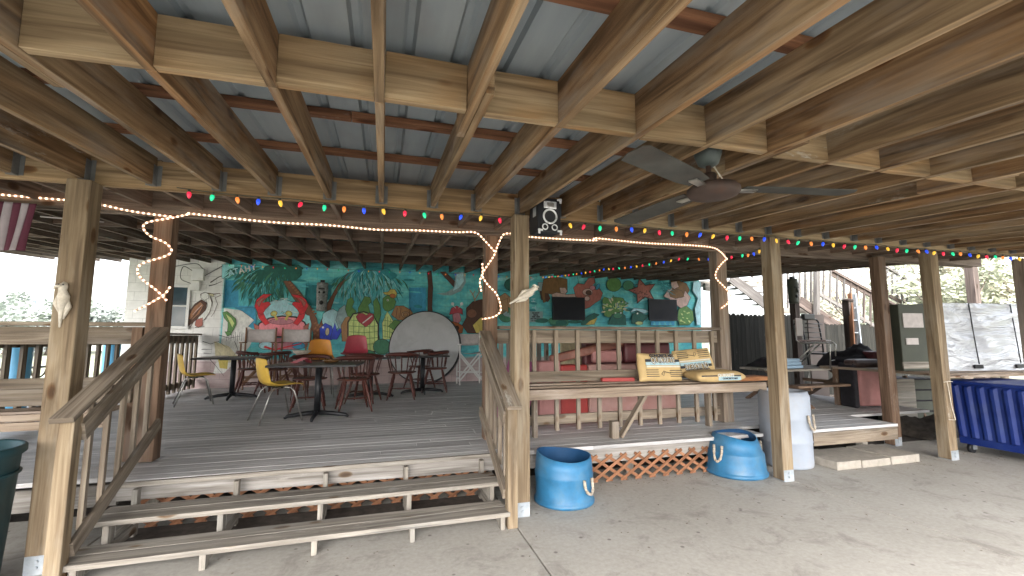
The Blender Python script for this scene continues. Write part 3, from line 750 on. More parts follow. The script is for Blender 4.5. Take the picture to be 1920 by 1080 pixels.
stroke('red', [(496, 650), (516, 656), (540, 650), (566, 644)], 4, 2)
# blue fish by the trunk
blob('paleblue', 622, 600, 18, 20, .08); P('deepblue', [(600, 634), (600, 616), (610, 606), (622, 612), (626, 626), (622, 637), (606, 638)])
P('deepblue', [(620, 636), (624, 620), (628, 605), (632, 622), (640, 612), (640, 622), (632, 636)]); P('cream', ell(614, 622, 3.4, 7, .1)); P('white', ell(606, 614, 2, 2))
OUT[0] = False
# second palm crown
G2 = ['dkgreen', 'teal', 'midgreen', 'lightaqua', 'teal', 'aqua']
blob('teal', 700, 516, 42, 14, .15)
fronds(G2, 690, 503, 20, 165, 6, 72, 230, 20, 2.6); fronds(['paleblue', 'lightaqua'], 690, 503, 30, 150, 20, 70, 50, 12, 1.3)
OUT[0] = True
# turtle one
P('greyblue', [(630, 600), (636, 580), (646, 572), (656, 584), (658, 604), (648, 616), (636, 616)])
P('shell', [(642, 640), (640, 610), (648, 596), (656, 592), (656, 640)])
P('green', [(648, 580), (652, 562), (660, 558), (664, 566), (660, 576), (668, 584), (660, 596), (652, 592)])
P('green', [(672, 592), (672, 578), (678, 568), (684, 556), (694, 558), (696, 566), (690, 572), (694, 588), (684, 600)])
P('green', [(700, 640), (698, 600), (702, 586), (700, 566), (706, 558), (712, 572), (714, 590), (708, 612), (712, 640)])
P('black', [(652, 636), (652, 604), (662, 588), (682, 584), (700, 590), (710, 608), (710, 640), (704, 660), (660, 660)])
P('lime', [(654, 636), (654, 605), (663, 590), (682, 586), (699, 592), (708, 609), (708, 640), (703, 658), (661, 658)])
for x in (664, 674, 684, 694, 703): stroke('green', [(x, 592), (x-1, 620), (x, 656)], 1.1)
for y in (600, 611, 622, 633, 644): stroke('green', [(655, y), (681, y+2), (708, y)], 1.1)
P('heart', [(686, 613), (672, 602), (668, 594), (673, 588), (681, 588), (687, 592), (693, 587), (700, 589), (701, 598), (695, 606)])
stroke('white', [(680, 606), (698, 592)], 2)
# turtle two with a cap
P('green', [(718, 576), (718, 560), (726, 554), (736, 556), (742, 566), (738, 578), (728, 584), (722, 582)])
P('yellow', [(718, 549), (728, 548), (732, 543), (740, 543), (744, 550), (742, 558), (736, 560), (732, 554), (722, 552)]); P('orange', ell(736, 555, 5, 3.5)); P('white', ell(727, 563, 2, 2)); P('black', ell(727, 563, 1, 1))
P('shell', [(734, 590), (742, 574), (756, 574), (770, 582), (776, 592), (764, 600), (746, 600)]); P('tan', ell(760, 590, 7, 5)); P('shell', ell(760, 590, 4, 3))
for x in (745, 752, 769): stroke('brown', [(x, 577), (x-3, 597)], 1)
P('lime', [(718, 636), (717, 606), (726, 584), (736, 600), (742, 616), (734, 636)])
for k in range(4): stroke('green', [(718, 600+k*10), (738, 604+k*10)], 1); stroke('green', [(722+k*5, 590+k*4), (722+k*4, 634)], 1)
P('green', [(728, 612), (740, 600), (760, 606), (770, 596), (774, 604), (756, 618), (742, 620)]); P('midgreen', ell(716, 650, 16, 14))
P('midgreen', ell(684, 664, 20, 8))
# tall trunk, branch, moon, friends at the right
P('brown', [(801, 510), (808, 508), (811, 540), (809, 575), (812, 596), (802, 596), (802, 560), (803, 535)])
P('brown', [(825, 510), (834, 510), (862, 538), (856, 542), (852, 540)])
OUT[0] = False
moon = [(872, 511), (873, 530), (864, 546), (846, 554), (830, 554), (818, 550), (836, 549), (850, 540), (853, 524), (851, 511)]
P('greyblue', moon); P('paleblue', [(868, 512), (869, 528), (860, 540), (848, 546), (854, 534), (856, 514)])
OUT[0] = True
P('pink', [(848, 590), (860, 584), (864, 600), (858, 608), (850, 604)]); P('heart', [(842, 590), (846, 578), (856, 574), (866, 580), (867, 590), (858, 586)])
for x in (848, 865): P('white', ell(x, 570, 3, 3)); stroke('white', [(x, 572), (854+(x-848)*.3, 578)], 1)
P('orange', [(832, 610), (842, 602), (858, 606), (868, 612), (866, 624), (846, 628)]); P('brown', ell(856, 615, 3.5, 3.5)); P('tan', ell(853, 628, 7, 6))
P('brown', [(874, 596), (874, 578), (886, 566), (902, 562), (908, 562), (908, 626), (876, 624), (866, 610)]); P('trunk', ell(884, 588, 9, 8))
stroke('tan', [(890, 566), (886, 552), (880, 544)], 1.6); stroke('tan', [(890, 562), (898, 548), (896, 540)], 1.6); stroke('tan', [(884, 554), (890, 546)], 1.2)
P('yellow', [(886, 610), (900, 596), (908, 594), (908, 624), (892, 624)])
P('dkgreen', ell(965, 534, 20, 13)); P('tan', [(930, 560), (946, 550), (958, 560), (958, 590), (930, 590)]); P('midgreen', ell(948, 590, 14, 14)); P('tan', [(934, 566), (950, 560), (952, 585), (936, 590)])
for k in range(5): P('greyblue', ell(944+k*3, 586+k*2, 2, 5, k*.5), lay[0]+.1*k)
# right section: notice, mermaids, bears' corner as reefs, starfish, frogs
lay[0] += 1
P('aqua', [(1058, 514), (1080, 516), (1090, 560), (1060, 555)])
P('greyblue', [(1008, 530), (1022, 530), (1021, 546), (1008, 546)]); P('brown', [(1011, 547), (1024, 545), (1030, 560), (1026, 566), (1014, 562)])
P('hair', [(1018, 524), (1040, 520), (1062, 524), (1062, 548), (1056, 553), (1044, 550), (1036, 552), (1020, 550), (1022, 566), (1018, 568), (1014, 550)])
P('skin', [(1048, 540), (1058, 540), (1062, 546), (1058, 552), (1050, 550)]); P('skin', [(1034, 552), (1042, 549), (1062, 553), (1086, 551), (1078, 557), (1034, 558)])
P('coral', [(1074, 540), (1082, 532), (1094, 534), (1102, 522), (1112, 520), (1114, 530), (1108, 536), (1122, 542), (1128, 550), (1124, 562), (1114, 568), (1104, 576), (1094, 580), (1092, 566), (1078, 556)])
P('skin', ell(1100, 548, 9, 6)); P('brown', ell(1102, 549, 5, 4)); P('pink', ell(1109, 540, 5, 4)); P('skin', ell(1099, 560, 5, 4)); P('blue', ell(1119, 538, 3, 6, .5))
for c_ in ((1135, 518, 34, 14, 'midgreen'), (1162, 520, 24, 10, 'lightaqua')): P('green' if c_[4] == 'midgreen' else 'midgreen', ell(c_[0]+14, c_[1]+16, c_[2]*.4, c_[3]*.9))
star = []
for i in range(10):
    a = -PI/2 - .25 + i*PI/5; rr = 28 if i % 2 == 0 else 13; star.append((1203+rr*math.cos(a), 546+rr*math.sin(a)*.9))
P('brown', star); P('coral', [(1203+(x-1203)*.9, 546+(y-546)*.9) for x, y in star])
for k in range(22): P('brown', ell(1203+random.uniform(-16, 16), 546+random.uniform(-14, 14), 3, .7, random.uniform(0, 3), 6), lay[0]+.02*k)
lay[0] += 1
blob('green', 1150, 575, 22, 18, .3)
for k in range(70):
    a = random.uniform(PI*.9, PI*2.1); r = random.uniform(4, 24); x = 1152+r*math.cos(a); y = 580+r*math.sin(a)
    P(random.choice(['greyblue', 'green', 'lime', 'midgreen', 'cream', 'dkgreen']), ell(x, y, random.uniform(2, 5), random.uniform(.8, 1.8), a, 7), lay[0]+.02*k)
lay[0] += 2
P('dkgreen', [(1138, 608), (1146, 590), (1160, 586), (1170, 592), (1172, 609)]); P('midgreen', ell(1156, 592, 8, 5)); P('white', ell(1152, 587, 1.6, 1.6)); P('white', ell(1162, 587, 1.6, 1.6))
P('dkgreen', [(1088, 604), (1100, 594), (1112, 588), (1122, 590), (1112, 598), (1104, 608), (1088, 609)]); P('yellow', [(1096, 609), (1104, 602), (1118, 596), (1112, 608)])
P('dkgreen', [(1182, 606), (1184, 590), (1194, 584), (1204, 590), (1216, 592), (1206, 600), (1198, 608)]); P('paleblue', [(1180, 586), (1186, 578), (1204, 580), (1216, 584), (1206, 588), (1192, 582)]); P('lime', ell(1196, 606, 7, 3)); P('white', ell(1193, 588, 1.5, 1.5))
for k in range(9): P(random.choice(['dkgreen', 'midgreen']), ell(random.uniform(1004, 1080), random.uniform(600, 608), random.uniform(6, 14), random.uniform(3, 7)), lay[0]+.1*k)
lay[0] += 1
P('blue', [(1218, 602), (1262, 602), (1262, 610), (1218, 610)])
for k in range(4): P('aqua', [(1222+k*10, 610), (1224+k*10, 603), (1228+k*10, 610)], lay[0]+.1)
lay[0] += 1
P('hair', [(1255, 528), (1268, 526), (1284, 532), (1290, 544), (1284, 556), (1276, 560), (1256, 556), (1250, 548), (1258, 540)])
P('skin', [(1256, 530), (1266, 528), (1270, 538), (1262, 542), (1256, 538)]); P('skin', [(1242, 556), (1250, 544), (1258, 541), (1254, 552), (1264, 560), (1278, 558), (1282, 546), (1292, 558), (1286, 572), (1274, 578), (1264, 570), (1252, 560)])
P('hair', [(1252, 548), (1264, 542), (1276, 546), (1280, 556), (1264, 560), (1254, 556)])
P('green', [(1270, 580), (1284, 574), (1296, 584), (1298, 600), (1290, 609), (1272, 609), (1268, 596)])
for k in range(14): P('lime', ell(random.uniform(1273, 1293), random.uniform(582, 606), 2.2, 1, .4, 6), lay[0]+.05*k)
lay[0] += 1
P('paleblue', [(1298, 528), (1311, 529), (1311, 609), (1304, 609), (1300, 580), (1306, 560), (1296, 545)])
for k in range(20): stroke('teal', [(1230+random.uniform(0, 20), 524+random.uniform(0, 26)), (1238+random.uniform(0, 26), 530+random.uniform(0, 24))], 1, .4)
OUT[0] = False
wp(mur, 'mural_paint', PM)

def text(body, size, mat, parent, mtx, name='lettering', ext=.002, sx=1, bold=0):
    cu = bpy.data.curves.new(name, 'FONT'); cu.body = body; cu.size = size; cu.extrude = ext; cu.offset = bold
    cu.align_x = 'CENTER'; cu.align_y = 'CENTER'; cu.resolution_u = 3
    t = bpy.data.objects.new('tmp', cu); link(t); bpy.context.view_layer.update()
    me = bpy.data.meshes.new_from_object(t.evaluated_get(bpy.context.evaluated_depsgraph_get()))
    bpy.data.objects.remove(t); me.name = name
    me.materials.clear(); me.materials.append(mat)
    o = bpy.data.objects.new(name, me); link(o); o.parent = parent
    o.matrix_local = mtx @ Matrix.Diagonal((sx, 1, 1, 1)); return o
def wall_text(body, u, v, size, mat, rot=0, sx=1, off=.03, bold=0):
    q = wpt(u, v); y = -off
    if inhole(q.x, q.z): y += .09
    m_ = Matrix.Translation((q.x, y, q.z)) @ Matrix.Rotation(R(90), 4, 'X') @ Matrix.Rotation(rot, 4, 'Z')
    return text(body, size, mat, wall, m_, sx=sx, bold=bold)
for ch, u, v in (('A', 434, 512), ('T', 443, 509), ('A', 453.5, 508), ('H', 465, 504.5), ('Y', 476, 502)):
    wall_text(ch, u, v, .19, M['pt_paleblue' if ch == 'T' or u < 440 else 'pt_white'], R(14), .9, bold=.006)
for ch, u, v in (('A', 997, 523), ('V', 997, 538), ('O', 999, 549), ('H', 999, 563), ('T', 1000, 577)):
    wall_text(ch, u, v, .17, M['pt_paleblue'], R(-90), 1, bold=.005)
nb = MB(); a = wpt(992, 604); c = wpt(1017, 584); nb.box(a.x, c.x, WY-.035, WY-.03, a.z, c.z)
wp(nb, 'notice_panel', M['pt_greyblue'])
for k in range(5):
    random.seed(100+k); body = ('IS NOT', 'REAL', 'SEE HIM', 'ON THE WALL', 'AT THE BAR')[k]
    wall_text(body, 1004, 587 + k*3.6, .062 if k < 3 else .045, M['pt_black'], 0, 1.1, off=.037, bold=.003)
random.seed(11)
# electric box, conduits and little window on the white end
eb = empty('electric_box', tuple(wpt(372, 525)), 0, 'grey white electric box with loose cables high on the white wall end', 'electric box')
b = MB(); b.box(-.1, .14, -.13, -.003, -.02, .26); b.build('cabinet', M['white_paint'], eb, .008)
b = MB(); b.box(-.12, .06, -.1, -.004, -.26, -.03); b.build('lower_box', M['white_paint'], eb, .008)
b = MB()
for pts in ([(-.1, -.05, .2), (-.3, -.08, .3), (-.34, -.06, .02), (-.12, -.05, -.1)], [(.1, -.05, .26), (-.05, -.1, .38), (-.5, -.05, .3)], [(.14, -.05, .1), (.5, -.04, .36)]):
    b.tube(smooth(pts), .008, 6)
tag(b.build('cable', M['black'], eb))
wn_ = empty('wall_window', tuple(wpt(335, 575)), 0, 'narrow dark two pane window in the white wall left of the painted bird', 'window')
b = MB(); hw, hh = .2, .46
for s_ in (-1, 1): b.box(s_*hw-.03, s_*hw+.03, -.05, -.003, -hh, hh)
b.box(-hw-.03, hw+.03, -.055, -.003, hh-.002, hh+.06); b.box(-hw-.05, hw+.05, -.075, -.003, -hh-.06, -hh); b.box(-hw+.031, hw-.031, -.04, -.003, .0, .03)
wf_ = b.build('window_frame', M['white_paint'], wn_, .004)
b = MB(); b.box(-hw+.03, hw-.03, -.012, -.004, -hh, hh); b.build('pane', M['window_dark'], wf_)

M['tiki'] = plain('grey_tiki_paint', (.30, .31, .31), .7, 0, .3, 14, dirt=(.04, .04, .04), dirtf=.9, bmp=.5)
def tiki(loc, s, label, rot=0, mat=None):
    e = empty('tiki_mask', tuple(loc), rot, label, 'carving')
    b = MB()
    def fn(p, i, a):
        # face relief on the front (-y)
        f = max(0, -math.sin(a)); z = p.z
        k = 1 + .12*f*(1 if .05 < z < .2 else 0) - .1*f*(1 if -.2 < z < -.02 else 0)
        return Vector((p.x*k, p.y*k, p.z))*1
    pr = [(.001, -.36), (.11, -.36), (.13, -.33), (.12, -.28), (.13, -.2), (.125, -.1), (.135, 0), (.13, .1), (.14, .2), (.13, .28), (.14, .31), (.13, .35), (.001, .35)]
    b.lathe([(r*s, z*s) for r, z in pr], 20, 0, (0, 0, 0), fn); b.build('carved_log', mat or M['tiki'], e)
    b = MB()
    for sx in (-1, 1): b.ball((sx*.05*s, -.115*s, .1*s), .034*s, 8, 5)
    b.ball((0, -.12*s, -.16*s), .05*s, 8, 5, 0, (1, .5, 1.1)); b.box(-.07*s, .07*s, -.145*s, -.12*s, .17*s, .2*s); b.box(-.05*s, .05*s, -.05*s, .05*s, .35*s, .42*s)
    b.build('face_marks', M['black'], e)
    b = MB(); b.board((0, -.13*s, .1*s), (0, -.165*s, -.05*s), .04*s, .04*s); b.build('nose', mat or M['tiki'], e)
    return e
q = onY(605, 557, WY-.06); tiki((q.x, WY-.18, q.z), 1.0, 'black and white carved tiki log hanging in the fork of the painted palm')
tv = []
for (u0, v0, u1, v1, lb) in ((1036, 558, 1096, 600, 'dark flat television on the mural, left one above the slatted railing'), (1217, 562, 1268, 601, 'dark flat television on the mural, right one beside the starfish')):
    a = onY(u0, v1, WY-.1); c = onY(u1, v0, WY-.1)
    e = empty('television', ((a.x+c.x)/2, WY-.1, (a.z+c.z)/2), 0, lb, 'television', 'televisions on the painted wall')
    W2, H2 = (c.x-a.x)/2, (c.z-a.z)/2
    b = MB(); b.box(-W2, W2, -.03, .03, -H2, H2); b.build('casing', M['black_plastic'], e, .006)
    b = MB(); b.box(-W2+.025, W2-.025, -.033, -.0305, -H2+.03, H2-.025); b.build('screen', M['screen'], e)
    b = MB(); b.box(-.1, .1, .03, .097, -.1, .1); b.build('wall_bracket', M['black'], e)
b = MB(); b.board((10.05, WY-.1, 3.25), (11.2, WY+.3, 3.25), .1, .24); b.board((9.95, WY+.22, 3.37), (13, WY+.22, 3.5), .12, .2)
tag(b.build('end_beam', M['grey']), 'short grey green beam past the right end of the painted wall', 'beam')
# ------------------------------------------------------------------ furniture on the deck
FS = 1.14
def cafe_table(x, y, rot, w_, d_, label, h=.81, foot=.36, top=None):
    e = empty('cafe_table', (x, y, DH), rot, label, 'table', 'pedestal cafe tables')
    b = MB(); b.box(-w_/2, w_/2, -d_/2, d_/2, h-.03, h); tt = b.build('table_top', top or M['table_top'], e, .006)
    b = MB(); b.box(-w_/2-.004, w_/2+.004, -d_/2-.004, d_/2+.004, h-.034, h-.006); b.build('edge_band', M['black'], tt, .004)
    b = MB(); b.tube([(0, 0, .08), (0, 0, h-.06)], .048, 16); b.box(-.2, .2, -.2, .2, h-.055, h-.036); b.build('column', M['black'], e)
    for k in range(4):
        a = k*PI/2 + .0; L = foot*(1.25 if k % 2 == 0 else .9)
        b = MB(); ca, sa = math.cos(a), math.sin(a)
        b.tube([(0.03*ca, .03*sa, .085), (L*.5*ca, L*.5*sa, .07), (L*.9*ca, L*.9*sa, .042), (L*ca, L*sa, .012)], [.036, .032, .026, .018], 8)
        b.build('foot', M['black'], e)
    return e
cafe_table(-.90, 7.35, R(-5), 1.2, .92, 'brown topped cafe table nearest the camera, behind the yellow shell chair')
cafe_table(-2.80, 10.1, R(3), 1.25, .72, 'thin brown cafe table on the left by the two tall folding chairs')
cafe_table(-.2, 9.55, R(-3), 1.15, .8, 'dark shiny cafe table in the middle, in front of the red plastic chair')
cafe_table(.86, 9.95, R(4), 1.0, .8, 'dark cafe table on the right in front of the big grey disc')

def shell_chair(x, y, rot, mat, label, s=FS, group='moulded plastic shell chairs', lift=0):
    e = empty('shell_chair', (x, y, DH), rot, label, 'chair', group); e.scale = (s, s, s)
    prof = [(-.27, .80, .17), (-.262, .72, .19), (-.245, .62, .205), (-.225, .54, .215), (-.19, .475, .225), (-.13, .44, .232), (-.04, .428, .236), (.06, .432, .236), (.15, .442, .232), (.215, .447, .222), (.25, .438, .20)]
    prof = [(a_, z_+lift, h_) for a_, z_, h_ in prof]; b = MB(); n = 12; rows = []
    for i, (px, pz, hw) in enumerate(prof):
        row = []
        for k in range(n+1):
            t = -1 + 2*k/n; up = abs(t)**2.6
            if i < 4: row.append(b.vert((px + .05*up + .02*t*t, hw*t, pz - .02*up)))
            elif i < 6: row.append(b.vert((px + .03*up, hw*t, pz + .03*up)))
            else: row.append(b.vert((px, hw*t, pz + .035*up*(1 if i < 9 else .3))))
        rows.append(row)
    for i in range(len(rows)-1):
        for k in range(n): b.face((rows[i][k], rows[i][k+1], rows[i+1][k+1], rows[i+1][k]), None, (0, 0), 0, True)
    o = b.build('shell_seat', mat, e); m1 = o.modifiers.new('t', 'SOLIDIFY'); m1.thickness = .009; m2 = o.modifiers.new('s', 'SUBSURF'); m2.levels = 1; m2.render_levels = 1
    for sx in (1, -1):
        for sy in (1, -1):
            b = MB(); b.tube([(sx*.02, sy*.15, .425+lift), (sx*.10, sy*.16, .415+lift), (sx*.14, sy*.18, .37+lift), (sx*.235 - (.03 if sx < 0 else 0), sy*.235, .0)], .010, 8); b.build('leg', M['chrome'], e)
    b = MB(); b.tube([(0, -.16, .42+lift), (0, .16, .42+lift)], .011, 6); b.tube([(-.1, -.1, .418+lift), (.1, -.1, .418+lift)], .009, 6); b.tube([(-.1, .1, .418+lift), (.1, .1, .418+lift)], .009, 6); b.build('seat_bracket', M['black'], e)
    return e
shell_chair(-1.44, 7.33, R(29), M['yellow'], 'yellow shell chair nearest the camera, seen from its side before the near cafe table')
shell_chair(-3.22, 9.5, R(22), M['yellow'], 'yellow shell chair at the far left beside the end railing')
shell_chair(-1.2, 9.95, R(-80), M['orange'], 'orange shell chair facing the camera in front of the painted tree trunk', lift=.22)
shell_chair(-.58, 10.65, R(-95), M['pinkred'], 'raspberry red shell chair facing the camera under the painted heart', s=1.2, lift=.24)

def turned(b, p0, p1, r, n=8):
    p0 = Vector(p0); p1 = Vector(p1); pts = []; rr = []
    for t, k in ((0, .75), (.1, .9), (.22, 1.25), (.34, 1.0), (.38, 1.35), (.42, 1.0), (.55, 1.3), (.7, 1.15), (.78, .8), (.81, 1.1), (.85, .75), (1, .6)):
        pts.append(p0.lerp(p1, t)); rr.append(r*k)
    b.tube(pts, rr, n)
def captain_chair():
    e = empty('captain_chair', (0, 0, DH), 0); e.scale = (FS, FS, FS)
    b = MB(); prof = [(.001, .428), (.19, .43), (.222, .44), (.226, .452), (.215, .462), (.15, .455), (.001, .447)]
    b.lathe(prof, 24, 0, (0, 0, 0), lambda p, i, a: Vector((p.x*1.02, p.y*(1.08 if p.x > 0 else .96), p.z))); b.build('seat', M['chair_wood'], e)
    for sx in (1, -1):
        for sy in (1, -1):
            b = MB(); turned(b, (sx*.13, sy*.13, .435), (sx*.23, sy*.225, 0), .019); b.build('leg', M['chair_wood'], e)
    b = MB()
    for sy in (1, -1): turned(b, (.185, sy*.18, .17), (-.185, sy*.18, .17), .011, 6)
    turned(b, (0, -.18, .17), (0, .18, .17), .011, 6); b.build('stretcher', M['chair_wood'], e)
    # bow back rail : from front arms round behind
    b = MB(); pts = []; rr = []
    for k in range(17):
        a = R(68 + k*(224/16)); pts.append((.27*math.cos(a)+.03, .275*math.sin(a), .735 + .028*max(0, -math.cos(a)))); rr.append(.022 + .012*max(0, -math.cos(a)))
    b.tube(pts, rr, 8); b.build('bow_rail', M['chair_wood'], e)
    for k in range(9):
        a = R(80 + k*25); b = MB(); turned(b, (.262*math.cos(a)+.03, .265*math.sin(a), .735), (.19*math.cos(a), .195*math.sin(a), .45), .0095, 6); b.build('spindle', M['chair_wood'], e)
    return e
cc = captain_chair(); first = True
CL = [(-.42, 7.95, 100, 'dark red spindle back chair nearest the camera, right of the near table column'),
      (-.30, 8.9, 75, 'dark red spindle back chair directly behind the nearest one, tucked at the middle table'),
      (.40, 9.2, 84, 'dark red spindle back chair right of the middle, its curved back rail towards the camera'),
      (1.15, 10.15, 172, 'dark red spindle back chair furthest right, turned left before the grey disc'),
      (.88, 10.95, 215, 'dark spindle back chair behind the right table, close to the grey disc'),
      (-1.15, 8.28, -85, 'dark red spindle back chair hidden behind the yellow chair and near table'),
      (-2.2, 10.75, 160, 'red seated spindle back chair behind the left table beneath a folding chair'),
      (-2.72, 11.05, 20, 'small dark red spindle back chair left of the left table column')]
for x, y, a, lb in CL:
    o = cc if first else copy_tree(cc); first = False
    o.location = (x, y, DH); o.rotation_euler = (0, 0, R(a)); tag(o, lb, 'chair', 'dark red wooden spindle back chairs')

def director_chair(x, y, rot, label, frame, canvas, seat_z=.93, back=1.42, w_=.62):
    e = empty('folding_canvas_chair', (x, y, DH), rot, label, 'chair', 'tall folding canvas chairs'); hw = w_/2
    # front is -y
    for sx in (-1, 1):
        b = MB(); b.board((sx*hw, .22, 0), (sx*hw, .25, back), .03, .045, up=(0, 1, 0)); b.build('back_post', frame, e, .003)
        b = MB(); b.board((sx*hw, -.22, 0), (sx*hw, -.22, seat_z+.2), .03, .04, up=(0, 1, 0)); b.build('front_post', frame, e, .003)
        b = MB(); b.board((sx*hw, -.27, seat_z+.215), (sx*hw, .27, seat_z+.215), .06, .022); b.build('armrest', frame, e, .003)
        b = MB(); b.board((sx*hw, -.21, .18), (sx*hw, .21, .18), .022, .03); b.build('side_rail', frame, e, .002)
    for yy in (-.2, .2):
        b = MB(); b.board((-hw+.02, yy, .12), (hw-.02, yy, seat_z-.02), .02, .035); b.board((-hw+.02, yy+.024, seat_z-.02), (hw-.02, yy+.024, .12), .02, .035); b.build('cross_leg', frame, e, .002)
        b = MB(); b.board((-hw, yy+.05, .3), (hw, yy+.05, .3), .018, .025); b.build('foot_rail', frame, e, .002)
    def cloth(name, f):
        b = MB(); n = 8; A = [[b.vert(f(i/n, j/4)) for j in range(5)] for i in range(n+1)]
        for i in range(n):
            for j in range(4): b.face((A[i][j], A[i+1][j], A[i+1][j+1], A[i][j+1]), None, (0, 0), 0, True)
        o = b.build(name, canvas, e); m1 = o.modifiers.new('t', 'SOLIDIFY'); m1.thickness = .006
    cloth('canvas_back', lambda s, t: (-hw+w_*s, .255+.05*math.sin(PI*s), back-.33+.3*t - .015*math.sin(PI*s)))
    cloth('canvas_seat', lambda s, t: (-hw+w_*s, -.22+.44*t, seat_z+.02-.05*math.sin(PI*s)))
    return e
dl = onY(488, 617, 11.5); dr = onY(553, 617, 11.5)
director_chair(dl.x, 11.45, R(4), 'tall folding chair with pale canvas, left one before the painted crab', M['frame_wood'], M['canvas'], seat_z=.86)
director_chair(dr.x, 11.45, R(-3), 'tall folding chair with pale canvas, right one beside the painted tree trunk', M['frame_wood'], M['canvas'], seat_z=.86)
director_chair(2.2, 11.55, R(0), 'tall white framed folding chair with pale grey canvas right of the grey disc', M['white_paint'], M['canvas'], seat_z=.80, back=1.32, w_=.6)

# big round table top leaning on the wall
q = onY(795, 652, 11.85)
dz_ = q.z
e = empty('round_table_top', (q.x, 11.8, DH), R(-20), 'huge round grey table top with a black rim leaning on the mural', 'table top')
b = MB(); rad = dz_ - DH + .02; 
b.lathe([(rad, -.045), (rad, .085)], 64, 0); top_r = b.rings
b.capring(b.rings[0], 0, True); b.capring(b.rings[1], 0)
o = b.build('black_rim', M['black'], e); o.rotation_euler = (R(80), 0, 0); o.location = (0, .1, rad)
b = MB(); b.lathe([(rad-.03, 0), (rad-.03, .006)], 64, 0); b.capring(b.rings[1], 0); b.capring(b.rings[0], 0, True)
o = b.build('grey_face', M['grey_disc'], e); o.rotation_euler = (R(80), 0, 0); o.location = (0, .1 - .047, rad-.01+.0)
o.location = Vector((0, .1, rad)) + Matrix.Rotation(R(80), 3, 'X') @ Vector((0, 0, .0855))

# small things on the tables
TZ = DH + .81
b = MB(); b.lathe([(.001, .004), (.10, .004), (.115, .02), (.125, .045), (.112, .046), (.10, .02), (.001, .016)], 24)
o = b.build('ashtray', plain('amber_glass', (.12, .06, .02), .08, 0, .2, bmp=0)); o.location = (-.75, 7.5, TZ); tag(o, 'round dark amber glass ashtray on the near cafe table', 'ashtray')
b = MB(); b.lathe([(.001, 0), (.08, 0), (.15, .06), (.17, .09), (.155, .09), (.07, .025), (.001, .02)], 20)
o = b.build('bowl', M['bone']); o.location = (-1.5, 9.6, TZ-.02-.84); tag(o, 'pale brown bowl on a stool left of the orange chair', 'bowl')
o.location = (-1.5, 9.6, DH+.85)
e = empty('side_stool', (-1.5, 9.6, DH), 0, 'slim dark stool holding the pale bowl beside the orange chair', 'stool')
b = MB(); b.lathe([(.001, .82), (.16, .82), (.165, .835), (.16, .85), (.001, .85)], 18); b.build('seat', M['chair_wood'], e)
for k in range(4):
    b = MB(); a = PI/4+k*PI/2; turned(b, (.09*math.cos(a), .09*math.sin(a), .82), (.19*math.cos(a), .19*math.sin(a), 0), .016, 6); b.build('leg', M['chair_wood'], e)
b = MB(); b.box(-.14, .14, -.1, .1, 0, .022); o = b.build('plastic_tray', M['canvas'], None, .006); o.location = (-3.05, 10.12, TZ); o.rotation_euler = (0, 0, .2); tag(o, 'small pale tray lying on the left cafe table', 'tray')
b = MB(); b.box(-.1, .1, -.06, .06, 0, .03); o = b.build('napkin_box', M['silver'], None, .006); o.location = (.12, 9.3, TZ); o.rotation_euler = (0, 0, -.3); tag(o, 'silver napkin box on the dark middle table', 'box')
e = empty('folded_menu', (-1.42, 7.75, TZ), R(30), 'pinkish red folded menu standing at the left end of the near table', 'menu')
e.location = (-1.2, 7.45, TZ)
b = MB(); b.board((-.09, 0, .0), (.09, 0, .075), .2, .006, up=(0, 0, 1)); b.build('menu_leaf', M['crab'] if 'crab' in M else M['pt_crab'], e); 
b = MB(); b.board((.09, 0, .075), (.16, 0, .0), .2, .006); b.build('menu_leaf', M['pinkred'], e)

# ------------------------------------------------------------------ cement bags, tray and beam on the bench
def bag_mesh(w_, h_, d_, seed, sag=.0):
    random.seed(seed); b = MB(); nx, nz = 14, 9
    def pt(i, j, side):
        s = -1+2*i/nx; t = -1+2*j/nz
        ex = (1-abs(s)**5)*(1-abs(t)**5); puff = d_/2*(.62+.38*ex) if True else 0
        edge = max(abs(s), abs(t)); puff *= (1 if edge < .99 else .55)
        wv = .003*math.sin(7*s+seed)+.004*math.sin(9*t+3*s+seed)
        return (s*w_/2*(1-.05*(t+1)*.5+.012*math.sin(5*t+seed)), side*(puff+wv*ex), t*h_/2*(1+.02*math.sin(6*s+seed)))
    G = {}
    for side in (-1, 1):
        for i in range(nx+1):
            for j in range(nz+1):
                G[(i, j, side)] = b.vert(pt(i, j, side))
    for side in (-1, 1):
        for i in range(nx):
            for j in range(nz): b.face((G[i, j, side], G[i+1, j, side], G[i+1, j+1, side], G[i, j+1, side]), None, (0, 0), 0, True)
    rim = [(i, 0) for i in range(nx)] + [(nx, j) for j in range(nz)] + [(i, nz) for i in range(nx, 0, -1)] + [(0, j) for j in range(nz, 0, -1)]
    for k in range(len(rim)):
        a = rim[k]; c = rim[(k+1) % len(rim)]
        b.face((G[a[0], a[1], -1], G[c[0], c[1], -1], G[c[0], c[1], 1], G[a[0], a[1], 1]), None, (0, 0), 0, True)
    return b
